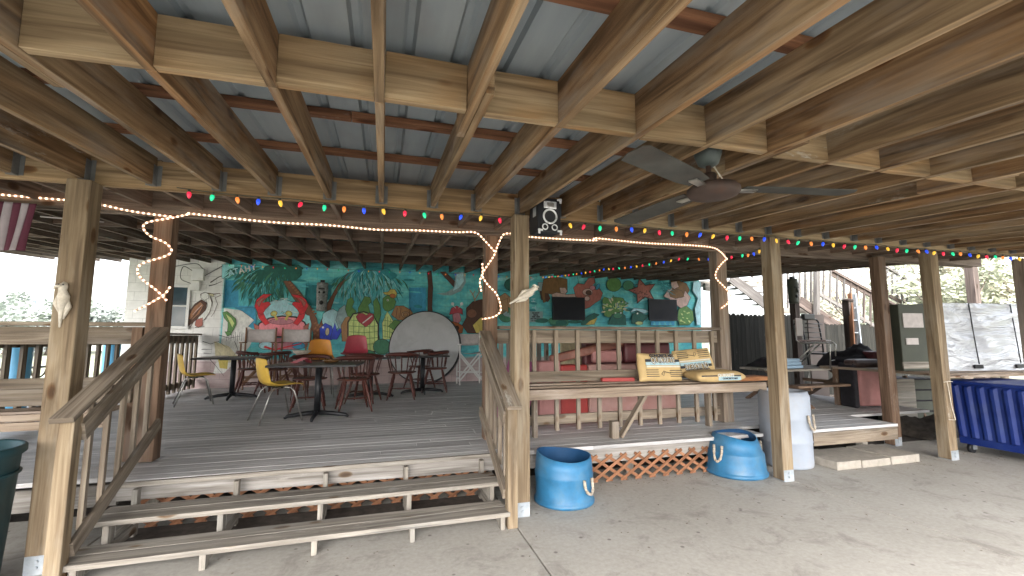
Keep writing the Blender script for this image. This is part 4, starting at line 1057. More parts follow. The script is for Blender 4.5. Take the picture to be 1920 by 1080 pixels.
def bag(loc, rot, w_, h_, d_, label, seed, flip=False):
    e = empty('cement_bag', loc, 0, label, 'bag', 'yellow cement bags on the bench'); e.rotation_euler = rot
    o = bag_mesh(w_, h_, d_, seed).build('paper_sack', M['bag'], e); s_ = o.modifiers.new('s', 'SUBSURF'); s_.levels = 1; s_.render_levels = 1
    y = -d_/2-.016; k = -1 if flip else 1
    T = lambda x, z: Matrix.Translation((x*k, y-.003, z*k)) @ (Matrix.Rotation(PI, 4, 'Y') if False else Matrix()) @ Matrix.Rotation(R(90), 4, 'X') @ Matrix.Rotation(PI if flip else 0, 4, 'Z')
    def strip(x0, x1, z0, z1, m, n='printed_band'):
        b = MB(); xa, xb = sorted((x0*k, x1*k)); za, zb = sorted((z0*k, z1*k)); b.box(xa, xb, y, y+.016, za, zb); b.build(n, m, e)
    W2 = w_/2
    strip(-W2*.72, -W2*.5, .055*h_/.35, .085*h_/.35, M['ink']); strip(W2*.66, W2*.84, .055*h_/.35, .085*h_/.35, M['ink'])
    strip(-W2*.72, W2*.84, .012*h_/.35, .05*h_/.35, M['ink_blue']); strip(-W2*.72, W2*.84, -.012*h_/.35, .001, M['paper_white'])
    text('QUIKRETE', h_*.27, M['ink'], e, T(.02, h_*.2) , ext=.0015, bold=.006, sx=.8, name='brand_lettering')
    text('QUIKRETE', h_*.27, M['paper_white'], e, Matrix.Translation((0, -.0035, 0)) @ T(.02, h_*.2), ext=.0015, bold=-.0005, sx=.8, name='brand_lettering')
    text('CONCRETE MIX', h_*.125, M['ink'], e, T(.01, h_*.37), ext=.001, bold=.003, sx=1.1, name='mix_lettering')
    for q_ in range(4): strip(-W2*.75, -W2*.2, -h_*(.12+.075*q_), -h_*(.135+.075*q_), M['ink'], 'small_print'); strip(W2*.35, W2*.9, -h_*(.14+.07*q_), -h_*(.155+.07*q_), M['ink'], 'small_print')
    # little trowel drawing
    b = MB(); b.tube([(0, y, 0), (.09*k, y, -.02*k)], .004, 5); b.tube([(-.05*k, y, -.03*k), (-.01*k, y, .01*k), (0, y, 0), (-.02*k, y, -.05*k), (-.05*k, y, -.03*k)], .003, 5)
    o = b.build('trowel_drawing', M['ink'], e); o.location = (.02*k, 0, -.07*k)
    return e
bag((3.42, 5.06, 1.235), (R(-14), R(1), R(2)), .64, .36, .12, 'upright yellow cement bag with readable lettering, left one of three on the bench', 1)
bag((4.10, 5.26, 1.28), (R(-18), R(-4), R(-3)), .60, .36, .12, 'upright yellow cement bag standing upside down, leaning at the back on the bench', 2, True)
e = empty('cement_bag', (4.17, 4.96, 1.12), R(-4), 'yellow cement bag lying flat on the bench in front of the upside down one', 'bag', 'yellow cement bags on the bench')
o = bag_mesh(.7, .36, .14, 3).build('paper_sack', M['bag'], e); o.rotation_euler = (R(-88), 0, 0); s_ = o.modifiers.new('s', 'SUBSURF'); s_.levels = 1; s_.render_levels = 1
b = MB(); b.box(-.06, .26, -.187, -.178, -.045, .0); b.build('printed_band', M['ink_blue'], e)
b = MB(); b.box(-.3, -.08, -.187, -.178, .005, .02); b.box(.12, .26, -.187, -.178, .005, .02); b.build('printed_band', M['ink'], e)
text('QUIKRETE', .05, M['paper_white'], e, Matrix.Translation((.04, -.19, .018)) @ Matrix.Rotation(R(90), 4, 'X'), name='brand_lettering', bold=.002)
text('CONCRETE MIX', .03, M['ink'], e, Matrix.Translation((.1, -.19, -.022)) @ Matrix.Rotation(R(90), 4, 'X'), name='mix_lettering', bold=.001)
b = MB(); b.board((2.68, 5.2, 1.085), (3.1, 5.14, 1.085), .07, .045); o = b.build('red_board', M['red_panel'], None, .003); tag(o, 'short red painted board lying on the bench left of the bags', 'board')
b = MB(); b.box(-.26, .26, -.13, .13, 0, .05); b.box(-.23, .23, -.10, .10, .0505, .056, mi=0); o = b.build('wooden_tray', wood('tray_wood', (.25, .1, .04), (.4, .18, .08), (.5, .25, .12), knots=False), None, .006); o.location = (4.72, 5.0, 1.045); tag(o, 'flat reddish wooden tray on the right end of the bench behind the roof post', 'tray')

# booth seats and panels piled behind the railing
e = empty('booth_seat', (3.1, 6.3, DH), R(-2), 'pink and maroon vinyl restaurant booth seat standing behind the slatted railing', 'booth seat')
def vbox(x0, x1, y0, y1, z0, z1, n, m, bv=.03): b = MB(); b.box(x0, x1, y0, y1, z0, z1); return b.build(n, m, e, bv)
vbox(-.95, -.62, -.3, -.1, .04, .86, 'side_panel', M['pink_vinyl']); vbox(-.618, -.2, -.28, -.1, .05, .80, 'red_front_panel', M['red_panel'])
vbox(-.198, 1.25, -.3, -.1, .04, .80, 'front_panel', M['pale_pink']); vbox(-.15, 1.3, -.05, .1, .3, 1.16, 'backrest', M['maroon'])
vbox(-.9, -.16, -.08, .05, .3, .78, 'lower_backrest', M['pink_vinyl']); vbox(-.9, 1.2, .12, .5, .0, .3, 'plinth', M['dark_cloth'])
b = MB(); b.board((-.75, -.18, .87), (.62, -.14, 1.16), .1, .13); b.build('leaning_cushion', plain('brown_vinyl', (.23, .09, .065), .45, 0, .2, 6, dirt=(.4, .22, .16), dirtf=.6), e, .03)
vbox(-.1, .4, -.22, -.12, .82, 1.0, 'pink_cushion', M['pink_vinyl'], .04); vbox(.42, 1.2, -.24, -.12, .82, 1.12, 'red_cushion', M['maroon'], .04)
b = MB(); b.board((0, 0, 0), (0, 0, .9), .5, .03, up=(0, 1, 0)); o = b.build('purple_panel', plain('purple_panel', (.2, .045, .12), .5), None, .01); o.location = (1.78, 6.0, DH+.35); o.rotation_euler = (0, R(16), R(5)); tag(o, 'tilted purple panel leaning between the roof posts behind the bench end', 'panel')
o.location = (1.75, 6.2, DH+.005)
b = MB(); b.box(-.2, .2, -.03, .03, 0, 1.15); o = b.build('yellow_board', M['pt_cream'], None, .01); o.location = (3.02, 6.9, DH); tag(o, 'pale yellow board upright behind the leaning booth cushion', 'board')
e = empty('slatted_crate', (2.45, 7.6, DH), 0, 'grey slatted crate behind the left bays of the bench railing', 'crate')
b = MB()
for k in range(8): b.box(-.5+k*.14, -.42+k*.14, -.02, 0, .5, 1.15)
b.box(-.52, .62, .001, .03, .5, .56); b.box(-.52, .62, .001, .03, 1.09, 1.15); b.build('slats', M['grey'], e)
b = MB(); b.box(-.5, .6, .031, .4, .0, .5); b.build('box_base', M['dark_cloth'], e)

# ------------------------------------------------------------------ barrels
def rope_handle(parent, p, out, w_, drop):
    """U of rope hanging from two holes; p centre top, out = outward unit vector"""
    o_ = Vector(out); s_ = Vector((-o_.y, o_.x, 0)); pts = []
    for k in range(13):
        t = k/12; a = PI*t
        pts.append(Vector(p) + s_*(-w_/2*math.cos(a)) + o_*(.012+.03*math.sin(a)) + Vector((0, 0, -drop*math.sin(a)**.6)))
    b = MB(); b.tube(pts, [.014 + .003*math.sin(k*2.3) for k in range(13)], 8); return b.build('rope_handle', M['rope'], parent)
def half_barrel(x, y, label, prof, rimfn, handles):
    e = empty('half_barrel', (x, y, 0), 0, label, 'barrel', 'blue cut down barrels')
    b = MB(); n = 48; zt_ = prof[-1][1]
    def fn(p, i, a):
        k = p.z/zt_; return Vector((p.x, p.y, p.z + (rimfn(a)-zt_)*k**3))
    b.lathe(prof, n, 0, (0, 0, 0), fn); outer = b.rings
    inn = MB(); pi_ = [(r-.012, z+(0 if i == len(prof)-1 else .0)) for i, (r, z) in enumerate(prof[2:])]
    pi_ = [(.001, .03), (prof[2][0]-.02, .03)] + pi_
    inn.lathe(pi_, n, 0, (0, 0, 0), fn); inn.build('inner_wall', M['barrel_in'], e)
    ring = [b.vert(inn.v[k]) for k in inn.rings[-1]]
    for k in range(n): b.face((outer[-1][k], outer[-1][(k+1) % n], ring[(k+1) % n], ring[k]), None, (0, 0), 0, True)
    b.build('barrel_shell', M['barrel_blue'], e)
    for a, z, w_, d in handles:
        r = prof[len(prof)//2][0] + .005; rope_handle(e, (r*math.cos(a), r*math.sin(a), z), (math.cos(a), math.sin(a), 0), w_, d)
    return e
half_barrel(1.79, 4.33, 'blue half barrel with a rope handle on the slab beside the right newel post',
    [(.001, 0), (.27, 0), (.297, .012), (.30, .035), (.287, .05), (.283, .06), (.282, .2), (.29, .27), (.292, .285), (.286, .30), (.283, .36), (.272, .46)],
    lambda a: .455 + .022*math.cos(a-2.4) + .012*math.cos(2*a+.5), [(R(-62), .27, .12, .13)])
half_barrel(4.14, 4.62, 'blue half barrel narrowing upwards with high curved rim, left of the white barrel',
    [(.001, 0), (.32, 0), (.345, .012), (.35, .035), (.335, .05), (.33, .06), (.318, .2), (.315, .255), (.31, .27), (.295, .285), (.275, .36), (.245, .46)],
    lambda a: .45 + .02*math.cos(2*a-.6) + .02*math.cos(a-1.9), [(R(2), .36, .12, .2), (R(196), .36, .1, .18)])
e = empty('white_barrel', (5.03, 4.72, 0), 0, 'tall white plastic barrel with a rope handle, half behind a roof post', 'barrel')
b = MB(); b.lathe([(.001, 0), (.25, 0), (.285, .015), (.292, .04), (.292, .3), (.298, .315), (.292, .33), (.292, .58), (.298, .6), (.292, .62), (.292, .86), (.27, .93), (.255, .935), (.25, .91), (.25, .88)], 48); b.build('barrel_shell', M['barrel_white'], e)
b = MB(); b.lathe([(.001, .875), (.251, .875)], 32); b.build('rubbish_fill', plain('grey_rubbish', (.24, .2, .19), .9, 0, .4, 15, bmp=.8), e)
rope_handle(e, (.296*math.cos(R(-72)), .296*math.sin(R(-72)), .66), (math.cos(R(-72)), math.sin(R(-72)), 0), .13, .18)
e = empty('bin', (-2.62, 3.83, 0), R(20), 'dark teal rubbish bin cut off by the left edge of the photo', 'bin')
b = MB(); b.lathe([(.001, 0), (.25, 0), (.27, .02), (.31, .83), (.335, .85), (.335, .89), (.32, .90), (.305, .89), (.26, .05), (.001, .05)], 32); b.build('bin_body', M['teal_bin'], e)
b = MB(); b.tube([(.31*math.cos(2*PI*k/24), .31*math.sin(2*PI*k/24), .72) for k in range(24)], .012, 6, closed=True); b.build('bin_ridge', M['teal_bin'], e)

# pavers by the right platform
for k, (x0, x1) in enumerate(((5.38, 5.78), (5.79, 6.28), (6.29, 6.8))):
    b = MB(); b.box(x0, x1-.006, 4.33, 4.92, 0, .1-(.01 if k == 1 else 0)); o = b.build('paving_slab', M['paver'], None, .01)
    tag(o, ('concrete paving slab nearest the white barrel below the deck edge', 'middle concrete paving slab of the three below the deck edge', 'concrete paving slab furthest right below the deck edge, by the brown post')[k], 'paving slab', 'paving slabs')
# ------------------------------------------------------------------ right hand clutter
e = empty('work_table', (9.2, 5.1, 0), 0, 'rough plank work table carrying the plastic wrapped cabinet above the blue bin', 'table')
b = MB(); b.box(-1.55, 1.6, -.62, -.44, 1.06, 1.10); b.box(-1.75, .2, -.70, -.63, 1.045, 1.085); b.box(-1.5, 1.6, -.43, .3, 1.06, 1.10); b.box(-1.5, 1.6, .31, 1.3, 1.06, 1.10); b.build('plank_top', M['bench'], e, .004)
for x, y in ((-1.35, .2), (1.4, -.3), (1.4, 1.1), (-1.35, 1.1)):
    b = MB(); b.board((x, y, 0), (x, y, 1.06), .09, .09, up=(0, 1, 0)); b.build('leg', M['post_brown'], e)
e = empty('wrapped_cabinet', (7.62, 4.93, 1.105), R(-7), 'large dark cabinet partly wrapped in shiny clear plastic standing on the plank work table', 'cabinet')
b = MB(); b.box(.0, 2.7, .03, .3, 0, 1.02); b.build('cabinet_body', M['olive'], e, .01)
b = MB(); b.box(.06, .42, .018, .0295, .66, .88); b.build('paper_note', M['canvas'], e); b = MB(); b.box(.08, .3, .018, .0295, .40, .5); b.build('paper_note', M['canvas'], e)
b = MB(); b.box(-.02, .62, .01, .0295, .04, .14); b.build('lower_rail', M['grey'], e)
def plastic_mat():
    m, nt, bs = newmat('crinkled_plastic')
    tc = N(nt, 'ShaderNodeTexCoord').outputs['Object']
    n = noise(nt, mapping(nt, tc, (.8, 1, 3.4), rot=(0, R(18), 0)), 1.6, 3, .55, 1.2)
    c = ramp(nt, n, [(.35, (.40, .42, .46)), (.65, (.50, .52, .56))])
    nt.links.new(c, bs.inputs['Base Color']); bs.inputs['Roughness'].default_value = .13; bs.inputs['Specular IOR Level'].default_value = 1
    bump(nt, bs, n, .8, .12); return m
M['plastic'] = plastic_mat()
b = MB(); n, m_ = 60, 24; random.seed(5)
def pl(i, j):
    s = i/n; t = j/m_; x = .64+2.08*s
    f = .03*math.sin(11*t+4*s+2*math.sin(5*s)) + .018*math.sin(27*t-7*s+3*math.sin(4*t)) + .008*math.sin(31*s+17*t)
    return (x, .012 - abs(f)*1.0 - .008, 1.05*t - .02)
G = [[b.vert(pl(i, j)) for j in range(m_+1)] for i in range(n+1)]
for i in range(n):
    for j in range(m_): b.face((G[i][j], G[i+1][j], G[i+1][j+1], G[i][j+1]), None, (0, 0), 0, True)
b.build('plastic_sheet', M['plastic'], e)
b = MB(); b.box(.63, 2.73, -.01, .33, 1.03, 1.045); b.build('plastic_top', M['plastic'], e)
for x, dx in ((1.3, -.05), (2.1, -.03)):
    b = MB(); b.tube([(x-.06, -.03, 1.04), (x-.03+dx*.3, -.045, .5), (x, -.04, .1)], .008, 5); b.build('lashing_cord', M['black'], e)
    b = MB(); b.box(x-.09, x+.07, -.05, -.02, .03, .09); b.build('clamp', M['black'], e, .006)
# blue bin
e = empty('wheeled_bin', (8.53, 3.62, 0), R(-90), 'deep blue ribbed plastic bin on castors under the plank table', 'bin')
b = MB(); x0, x1, y0, y1 = -.98, 1.0, -.58, .5; z0, z1 = .12, 1.0
def ring(z, k):
    pts = []; tx = .04*(1-k)
    nr = 14
    for i in range(nr*4):
        x = x0+tx + (x1-x0-2*tx)*i/(nr*4); pts.append((x, y0+tx - (.022 if (i % 4) in (1, 2) else 0)*(1 if .1 < k < .93 else 0), z))
    for i in range(4): pts.append((x1-tx, y0+tx+(y1-y0-2*tx)*i/4, z))
    pts.append((x1-tx, y1-tx, z)); pts.append((x0+tx, y1-tx, z))
    for i in range(1, 8): pts.append((x0+tx-(.015 if i % 4 in (1, 2) else 0)*(1 if .1 < k < .93 else 0), y1-tx-(y1-y0-2*tx)*i/8, z))
    return [b.vert(p) for p in pts]
rs = [ring(z0+(z1-z0)*k, k) for k in (0, .1, .12, .9, .93, 1)]
for a, c in zip(rs[:-1], rs[1:]):
    m2 = len(a)
    for i in range(m2): b.face((a[i], a[(i+1) % m2], c[(i+1) % m2], c[i]))
b.face(tuple(rs[0])); b.build('bin_body', M['bin_blue'], e)
b = MB(); b.box(x0-.04, x1+.04, y0-.05, y1+.04, .955, 1.0); b.build('rim_lid', M['bin_blue'], e, .015)
for x, y in ((-.84, -.47), (.84, -.47), (-.84, .4), (.84, .4)):
    b = MB(); b.box(x-.035, x-.026, y-.04, y+.03, .05, .14); b.box(x+.026, x+.035, y-.04, y+.03, .05, .14); b.box(x-.035, x+.035, y-.04, y+.04, .135, .15); fk = b.build('castor_fork', M['galv'], e)
    b = MB(); b.tube([(x-.022, y-.02, .065), (x+.022, y-.02, .065)], .065, 16); b.build('castor_wheel', M['black'], fk)

# big picnic table and the things heaped on it
e = empty('picnic_table', (7.75, 6.7, DH), R(2), 'dark wooden picnic table heaped with chairs and cloth at the right of the deck', 'table')
b = MB()
for k in range(6): b.box(-1.2, 1.15, -.42+.14*k, -.29+.14*k, .60, .638)
b.build('table_top', M['grey'], e, .003)
b = MB()
for k in range(2): b.box(-1.2, 1.15, -.8+.14*k, -.67+.14*k, .36, .395)
b.build('bench_seat', M['post_brown'], e, .003)
for x in (-.8, .8):
    b = MB(); b.board((x, -.7, 0), (x, .2, .6), .04, .09, up=(1, 0, 0)); b.build('leg', M['post_brown'], e)
    b = MB(); b.board((x+.045, .7, 0), (x+.045, -.2, .6), .04, .09, up=(1, 0, 0)); b.build('leg', M['post_brown'], e)
    b = MB(); b.box(x-.07, x-.03, -.75, .7, .3, .36); b.build('cross_rail', M['post_brown'], e)
TT = DH + .645
for k in range(3):
    b = MB(); b.box(-.2+.02*k, .26-.03*k, -.14, .14, 0, .055); o = b.build('plastic_case', M['blue_case'], None, .012); o.location = (6.98, 6.45, TT+.058*k); o.rotation_euler = (0, 0, R(4+3*k))
    tag(o, ('pale blue plastic case at the bottom of the stack of three on the picnic table', 'pale blue plastic case in the middle of the stack of three', 'pale blue plastic case lying on top of the stack of three')[k], 'case', 'pale blue cases')
def fold_chair(loc, rot, label, shell, frame, s=1):
    e = empty('metal_chair', loc, rot, label, 'chair'); e.scale = (s, s, s)
    b = MB(); b.box(-.24, .24, .185, .205, .52, .83)
    o = b.build('backrest', shell, e, .03)
    b = MB(); b.box(-.23, .23, -.22, .2, .43, .455); b.build('seat', shell, e, .02)
    for sx in (-1, 1):
        b = MB(); b.tube([(sx*.235, .215, .8), (sx*.24, .2, .45), (sx*.25, .14, .40), (sx*.25, -.24, .41), (sx*.25, -.27, .38), (sx*.25, -.25, 0)], .012, 8); b.build('front_frame', frame, e)
        b = MB(); b.tube([(sx*.235, -.08, .42), (sx*.25, .3, .0)], .012, 8); b.build('rear_leg', frame, e)
    b = MB(); b.tube([(-.25, .24, .09), (.25, .24, .09)], .009, 6); b.tube([(-.25, -.255, .12), (.25, -.255, .12)], .009, 6); b.build('cross_tube', frame, e)
    return e
M['chair_grey'] = plain('mauve_grey_plastic', (.24, .185, .175), .45, 0, .12, 5)
fold_chair((7.78, 6.55, TT), R(30), 'brownish grey metal framed chair standing on the picnic table', M['chair_grey'], M['chrome'], 1.1)
e = empty('black_rattan_chair', (8.72, 7.3, TT-.1), R(10), 'black metal slatted chair stacked up behind the brownish grey chair', 'chair')
b = MB()
for sx in (-1, 1): b.tube([(sx*.27, 0, 0), (sx*.29, .02, .5), (sx*.3, .08, .98), (sx*.26, .1, 1.03)], .017, 8)
b.tube([(-.26, .1, 1.03), (.26, .1, 1.03)], .018, 8); b.tube([(-.3, .0, .93), (.3, .0, .93)], .01, 6); b.build('back_frame', M['black'], e)
b = MB()
for k in range(6): b.tube([(-.28, .03, .35+k*.1), (.28, .03, .35+k*.1)], .008, 6)
b.build('back_slats', M['black'], e)
b = MB(); b.box(-.28, .28, -.45, .02, .3, .33); b.build('seat', M['black_plastic'], e, .01)
b = MB(); b.box(-.2, .16, .06, .14, 1.03, 1.14); b.build('headrest', M['black_plastic'], e, .01)
for sx in (-1, 1):
    for yy in (-.42,):
        b = MB(); b.tube([(sx*.27, yy, .31), (sx*.27, yy-.03, 0)], .014, 6); b.build('leg', M['black'], e)
def heap(name, loc, sx, sy, sz, mat, label, cat, seed, rot=0):
    random.seed(seed); b = MB(); n, m3 = 26, 18; ph = [random.uniform(0, 6) for _ in range(6)]
    G = []
    for i in range(n+1):
        row = []
        for j in range(m3+1):
            s = -1+2*i/n; t = -1+2*j/m3; e_ = max(0, (1-abs(s)**2.5))*max(0, (1-abs(t)**2.5))
            z = sz*e_**.5*(.75+.25*math.sin(4*s+ph[0])*math.cos(3*t+ph[1])) + .02*e_*math.sin(17*s+6*t+ph[2]) + .015*e_*math.sin(23*t-9*s+ph[3])
            row.append(b.vert((s*sx, t*sy, max(0, z))))
        G.append(row)
    for i in range(n):
        for j in range(m3): b.face((G[i][j], G[i+1][j], G[i+1][j+1], G[i][j+1]), None, (0, 0), 0, True)
    bd = [G[i][0] for i in range(n)] + [G[n][j] for j in range(m3)] + [G[i][m3] for i in range(n, 0, -1)] + [G[0][j] for j in range(m3, 0, -1)]
    b.face(tuple(reversed(bd)))
    o = b.build(name, mat); o.location = loc; o.rotation_euler = (0, 0, rot); tag(o, label, cat); return o
heap('cloth_heap', (7.25, 6.95, TT), .45, .28, .2, M['dark_cloth'], 'low dark heap of cloth behind the pale blue cases', 'cloth', 3)
heap('cloth_heap', (8.55, 6.35, TT), .55, .4, .42, M['dark_cloth'], 'tall black bundle of cloth beside the armchair on the picnic table', 'cloth', 4)
e = empty('armchair', (8.1, 6.1, DH), R(-8), 'worn pink sided armchair at the right end of the deck beside a brown post', 'armchair')
b = MB(); b.box(-.22, .42, -.35, -.22, .03, .66); b.build('side_panel', M['pink_vinyl'], e, .04)
b = MB(); b.box(-.3, .45, -.34, -.1, .66, .82); b.build('arm_pad', plain('brown_leather', (.09, .06, .055), .5, 0, .3, 6), e, .06)
b = MB(); b.box(-.30, -.225, -.33, .0, .0, .75); b.build('front_panel', M['dark_cloth'], e, .03)
b = MB(); b.box(-.2, .4, -.2, .2, .0, .42); b.build('seat', M['maroon'], e, .05)
b = MB(); b.box(.28, .45, -.2, .2, .42, .95); b.build('backrest', M['maroon'], e, .05)
b = MB(); b.board((-.2, 0, 0), (.22, 0, .0), .03, .85, up=(0, 0, 1)); o = b.build('plywood_sheet', M['grey'], None, .003); o.location = (9.15, 6.0, .62); o.rotation_euler = (0, 0, R(-4)); 
o.location = (9.2, 6.0, .43); tag(o, 'grey plywood sheet upright between two brown roof posts under the work table', 'plywood')
e = empty('timber_offcuts', (9.6, 6.2, 0), 0, 'loose dark timber offcuts leaning together under the work table', 'timber')
random.seed(9)
for k in range(7):
    b = MB(); x = -.5+k*.17; b.board((x, random.uniform(-.1, .1), 0.01), (x+random.uniform(-.4, .25), .3, random.uniform(.6, .95)), .04, .07); b.build('offcut', M['post_brown'], e)
heap('rubble_pile', (9.1, 5.55, .0), .75, .4, .35, M['dirt'], 'dark rubble and leaves on the ground behind the brown posts', 'rubble', 6)

e = empty('storage_crate', (9.75, 6.55, 0), R(-10), 'dark slatted storage crate on the ground behind the timber offcuts', 'crate')
b = MB()
for k in range(4): b.box(-.7, .7, -.32, -.30, .03+.2*k, .2+.2*k)
b.build('front_slats', M['olive'], e)
b = MB(); b.box(-.7, .7, -.29, .3, 0, .82); b.build('crate_body', M['dark_cloth'], e)
# ladder, brown stump post, tiki, fence
e = empty('wooden_ladder', (10.3, 7.5, 0), 0, 'reddish brown wooden ladder leaning behind the deck near the outside stairs', 'ladder')
for dx in (0, .42):
    b = MB(); b.board((-.3+dx, .1*(dx > 0), 0), (.43+dx*.35, .5, 2.65), .035, .085, up=(0, 1, 0)); b.build('side_rail', M['purlin'] if dx == 0 else M['galv'], e)
b = MB()
for k in range(8): t = .1+k*.11; b.board((-.3+.73*t, .05+.45*t, 2.65*t), (-.3+.42+(.73-.27)*t, .1+.4*t, 2.65*t), .03, .03)
b.build('rungs', M['galv'], e)
e = empty('stump_post', (10.65, 8, 0), 0, 'dark brown square newel post behind the heap of chairs', 'post')
b = MB(); b.board((0, 0, 0), (0, 0, 2.46), .17, .17, up=(0, 1, 0)); b.build('post_shaft', M['stair_dark'], e, .01)
b = MB(); b.lathe([(.001, 2.46), (.115, 2.46), (.12, 2.5), (.1, 2.52), (.001, 2.54)], 16); b.build('post_cap', M['stair_dark'], e)
e = empty('stump_post', (9.36, 8.3, 0), 0, 'weathered square post holding the dark tiki log by the stairs', 'post')
b = MB(); b.board((0, 0, 0), (0, 0, 2.98), .15, .15, up=(0, 1, 0)); b.build('post_shaft', M['stair_dark'], e, .01)
tiki((9.12, 8.1, 2.68), .8, 'dark carved tiki log fixed to a post near the outside stairs', mat=M['olive'])
b = MB(); b.board((9.85, 8.2, .2), (9.85, 8.2, 2.15), .5, .03, up=(0, 1, 0)); o = b.build('brown_board', plain('pinkish_board', (.17, .14, .125), .8, 0, .1, 3), None, .004); tag(o, 'pinkish brown board upright behind the brownish grey metal chair', 'board')
def plank_fence(x0, x1, y, z1, mat, name, label, wd=.14, gap=.006, ang=0):
    e = empty(name, (x0, y, 0), ang, label, 'fence'); random.seed(12); b = MB(); x = 0
    while x < x1 - x0:
        zt_ = z1 + random.uniform(-.02, .02)
        b.box(x, x+wd-gap, 0, .02, 0, zt_-.03); b.box(x+.025, x+wd-gap-.025, .001, .019, zt_-.029, zt_); x += wd
    b.build('fence_boards', mat, e)
    b = MB(); b.box(0, x1-x0, .021, .06, .4, .48); b.box(0, x1-x0, .021, .06, z1-.45, z1-.37); b.build('fence_rail', mat, e)
    return e
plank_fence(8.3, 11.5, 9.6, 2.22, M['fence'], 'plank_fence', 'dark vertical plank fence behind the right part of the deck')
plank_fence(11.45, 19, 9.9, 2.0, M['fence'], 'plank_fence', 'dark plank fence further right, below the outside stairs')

# ------------------------------------------------------------------ outside stairs
e = empty('outside_staircase', (12, 10, 0), 0, 'pale grey wooden outside staircase with slatted railings descending to the right', 'staircase')
eo = Matrix.Translation((-12, -10, 0))
def op(b, n, m): o = b.build(n, m, e); o.matrix_parent_inverse = eo; return o
def q2(u, v, y=9.9): return onY(u, v, y)
def brd(p0, p1, w_, h_, m, n, dy=0): b = MB(); p0 = p0.copy(); p1 = p1.copy(); p0.y += dy; p1.y += dy; b.board(p0, p1, w_, h_); return op(b, n, m)
# near flight: rail and balusters
A0, A1 = q2(1560, 508), q2(1740, 607); B0, B1 = q2(1525, 545), q2(1690, 640)
brd(A0, A1, .12, .07, M['stair_dark'], 'handrail'); brd(A0+Vector((0, 0, -.09)), A1+Vector((0, 0, -.09)), .035, .12, M['stair_dark'], 'upper_rail', .02)
brd(B0, B1, .04, .1, M['stair_out'], 'lower_rail')
for k in range(14):
    u = 1532+k*12.6; t = (u-1560)/180; top = q2(u, 508+99*t+2 if t > 0 else 500); t2 = (u-1525)/165; bot = q2(u-1, 545+95*t2+6)
    b = MB(); b.board(bot, top, .045, .045, up=(0, 1, 0)); op(b, 'baluster', M['stair_out'] if k < 5 else M['stair_dark'])
# flight body : sloping stringers and treads under it
C0, C1 = q2(1480, 545), q2(1650, 660)
brd(q2(1500, 565, 10), q2(1640, 660, 10), .05, .3, M['stair_dark'], 'stringer'); 
# landing railing on the left, pale balusters
L0, L1 = q2(1452, 583, 10.3), q2(1530, 583, 10.3)
brd(L0, L1, .05, .16, M['grey'], 'landing_beam')
for k in range(9):
    u = 1444+k*11; b = MB(); b.board(q2(u, 582, 10.4), q2(u, 498, 10.4), .05, .05, up=(0, 1, 0)); op(b, 'landing_baluster', M['stair_out'])
# far upper flight seen left : stepped stringers
S0, S1 = q2(1370, 520, 11.6), q2(1455, 585, 11.6)
brd(S0, S1, .05, .34, M['stair_out'], 'stringer')
for k in range(6):
    p = q2(1372+k*15, 520+k*10.5, 11.7); b = MB(); b.box(p.x-.02, p.x+.32, 11.62, 12.6, p.z+.05, p.z+.09); op(b, 'tread', M['stair_out'])
brd(q2(1385, 496, 11.5), q2(1412, 520, 11.5), .05, .06, M['stair_out'], 'far_handrail')
b = MB(); b.board(q2(1452, 590, 11.5), q2(1452, 500, 11.5), .09, .09, up=(0, 1, 0)); op(b, 'landing_post', M['stair_out'])
b = MB(); b.board(q2(1531, 640, 9.85), q2(1531, 498, 9.85), .12, .12, up=(0, 1, 0)); op(b, 'landing_post', M['stair_out'])
# second slatted railing further right
D0, D1 = q2(1660, 500, 11), q2(1745, 552, 11); E0, E1 = q2(1668, 555, 11), q2(1735, 590, 11)
brd(D0, D1, .1, .07, M['stair_out'], 'handrail'); brd(E0, E1, .05, .1, M['stair_dark'], 'lower_rail')
for k in range(9):
    u = 1664+k*9; b = MB(); b.board(q2(u, 555+(u-1660)*.5, 11), q2(u, 502+(u-1660)*.6, 11), .04, .04, up=(0, 1, 0)); op(b, 'baluster', M['stair_out'])

# ------------------------------------------------------------------ fan
e = empty('ceiling_fan', (1.92, 2.24, 2.765), 0, 'old rusty three bladed ceiling fan hanging below the rafters', 'ceiling fan')
b = MB(); b.lathe([(.001, .02), (.085, .02), (.08, -.02), (.06, -.075), (.035, -.09), (.001, -.09)], 24); b.build('ceiling_cup', M['fan_grey'], e)
b = MB(); b.tube([(0, 0, -.05), (-.015, -.015, -.19)], .016, 10); b.tube([(-.012, -.012, -.15), (-.02, -.02, -.24)], .045, 12); b.build('down_rod', M['rust'], e)
hubc = Vector((-.06, -.10, -.28))
b = MB(); b.lathe([(.001, .04), (.07, .04), (.13, .024), (.148, .006), (.148, -.016), (.135, -.034), (.09, -.044), (.001, -.047)], 32, 0, hubc); b.build('motor_housing', M['rust'], e)
for ang in (206, 347, 100):
    b = MB(); a = R(ang); ca, sa = math.cos(a), math.sin(a); 
    P_ = lambda r, s, z=0: hubc + Vector((ca*r - sa*s, sa*r + ca*s, z + s*.12 - r*.02))
    outl = [(.17, -.06), (.3, -.08), (.82, -.085), (.85, -.03), (.85, .05), (.82, .075), (.3, .07), (.17, .055)]
    A = [b.vert(P_(r, s, .012)) for r, s in outl]; B = [b.vert(P_(r, s, .018)) for r, s in outl]
    b.face(tuple(A)); b.face(tuple(reversed(B)))
    for k in range(8): b.face((A[k], A[(k+1) % 8], B[(k+1) % 8], B[k]))
    b.build('blade', M['blade'], e)
    b = MB(); b.board(P_(.1, 0, .0), P_(.26, 0, .005), .05, .008); b.build('blade_arm', M['chrome'], e)
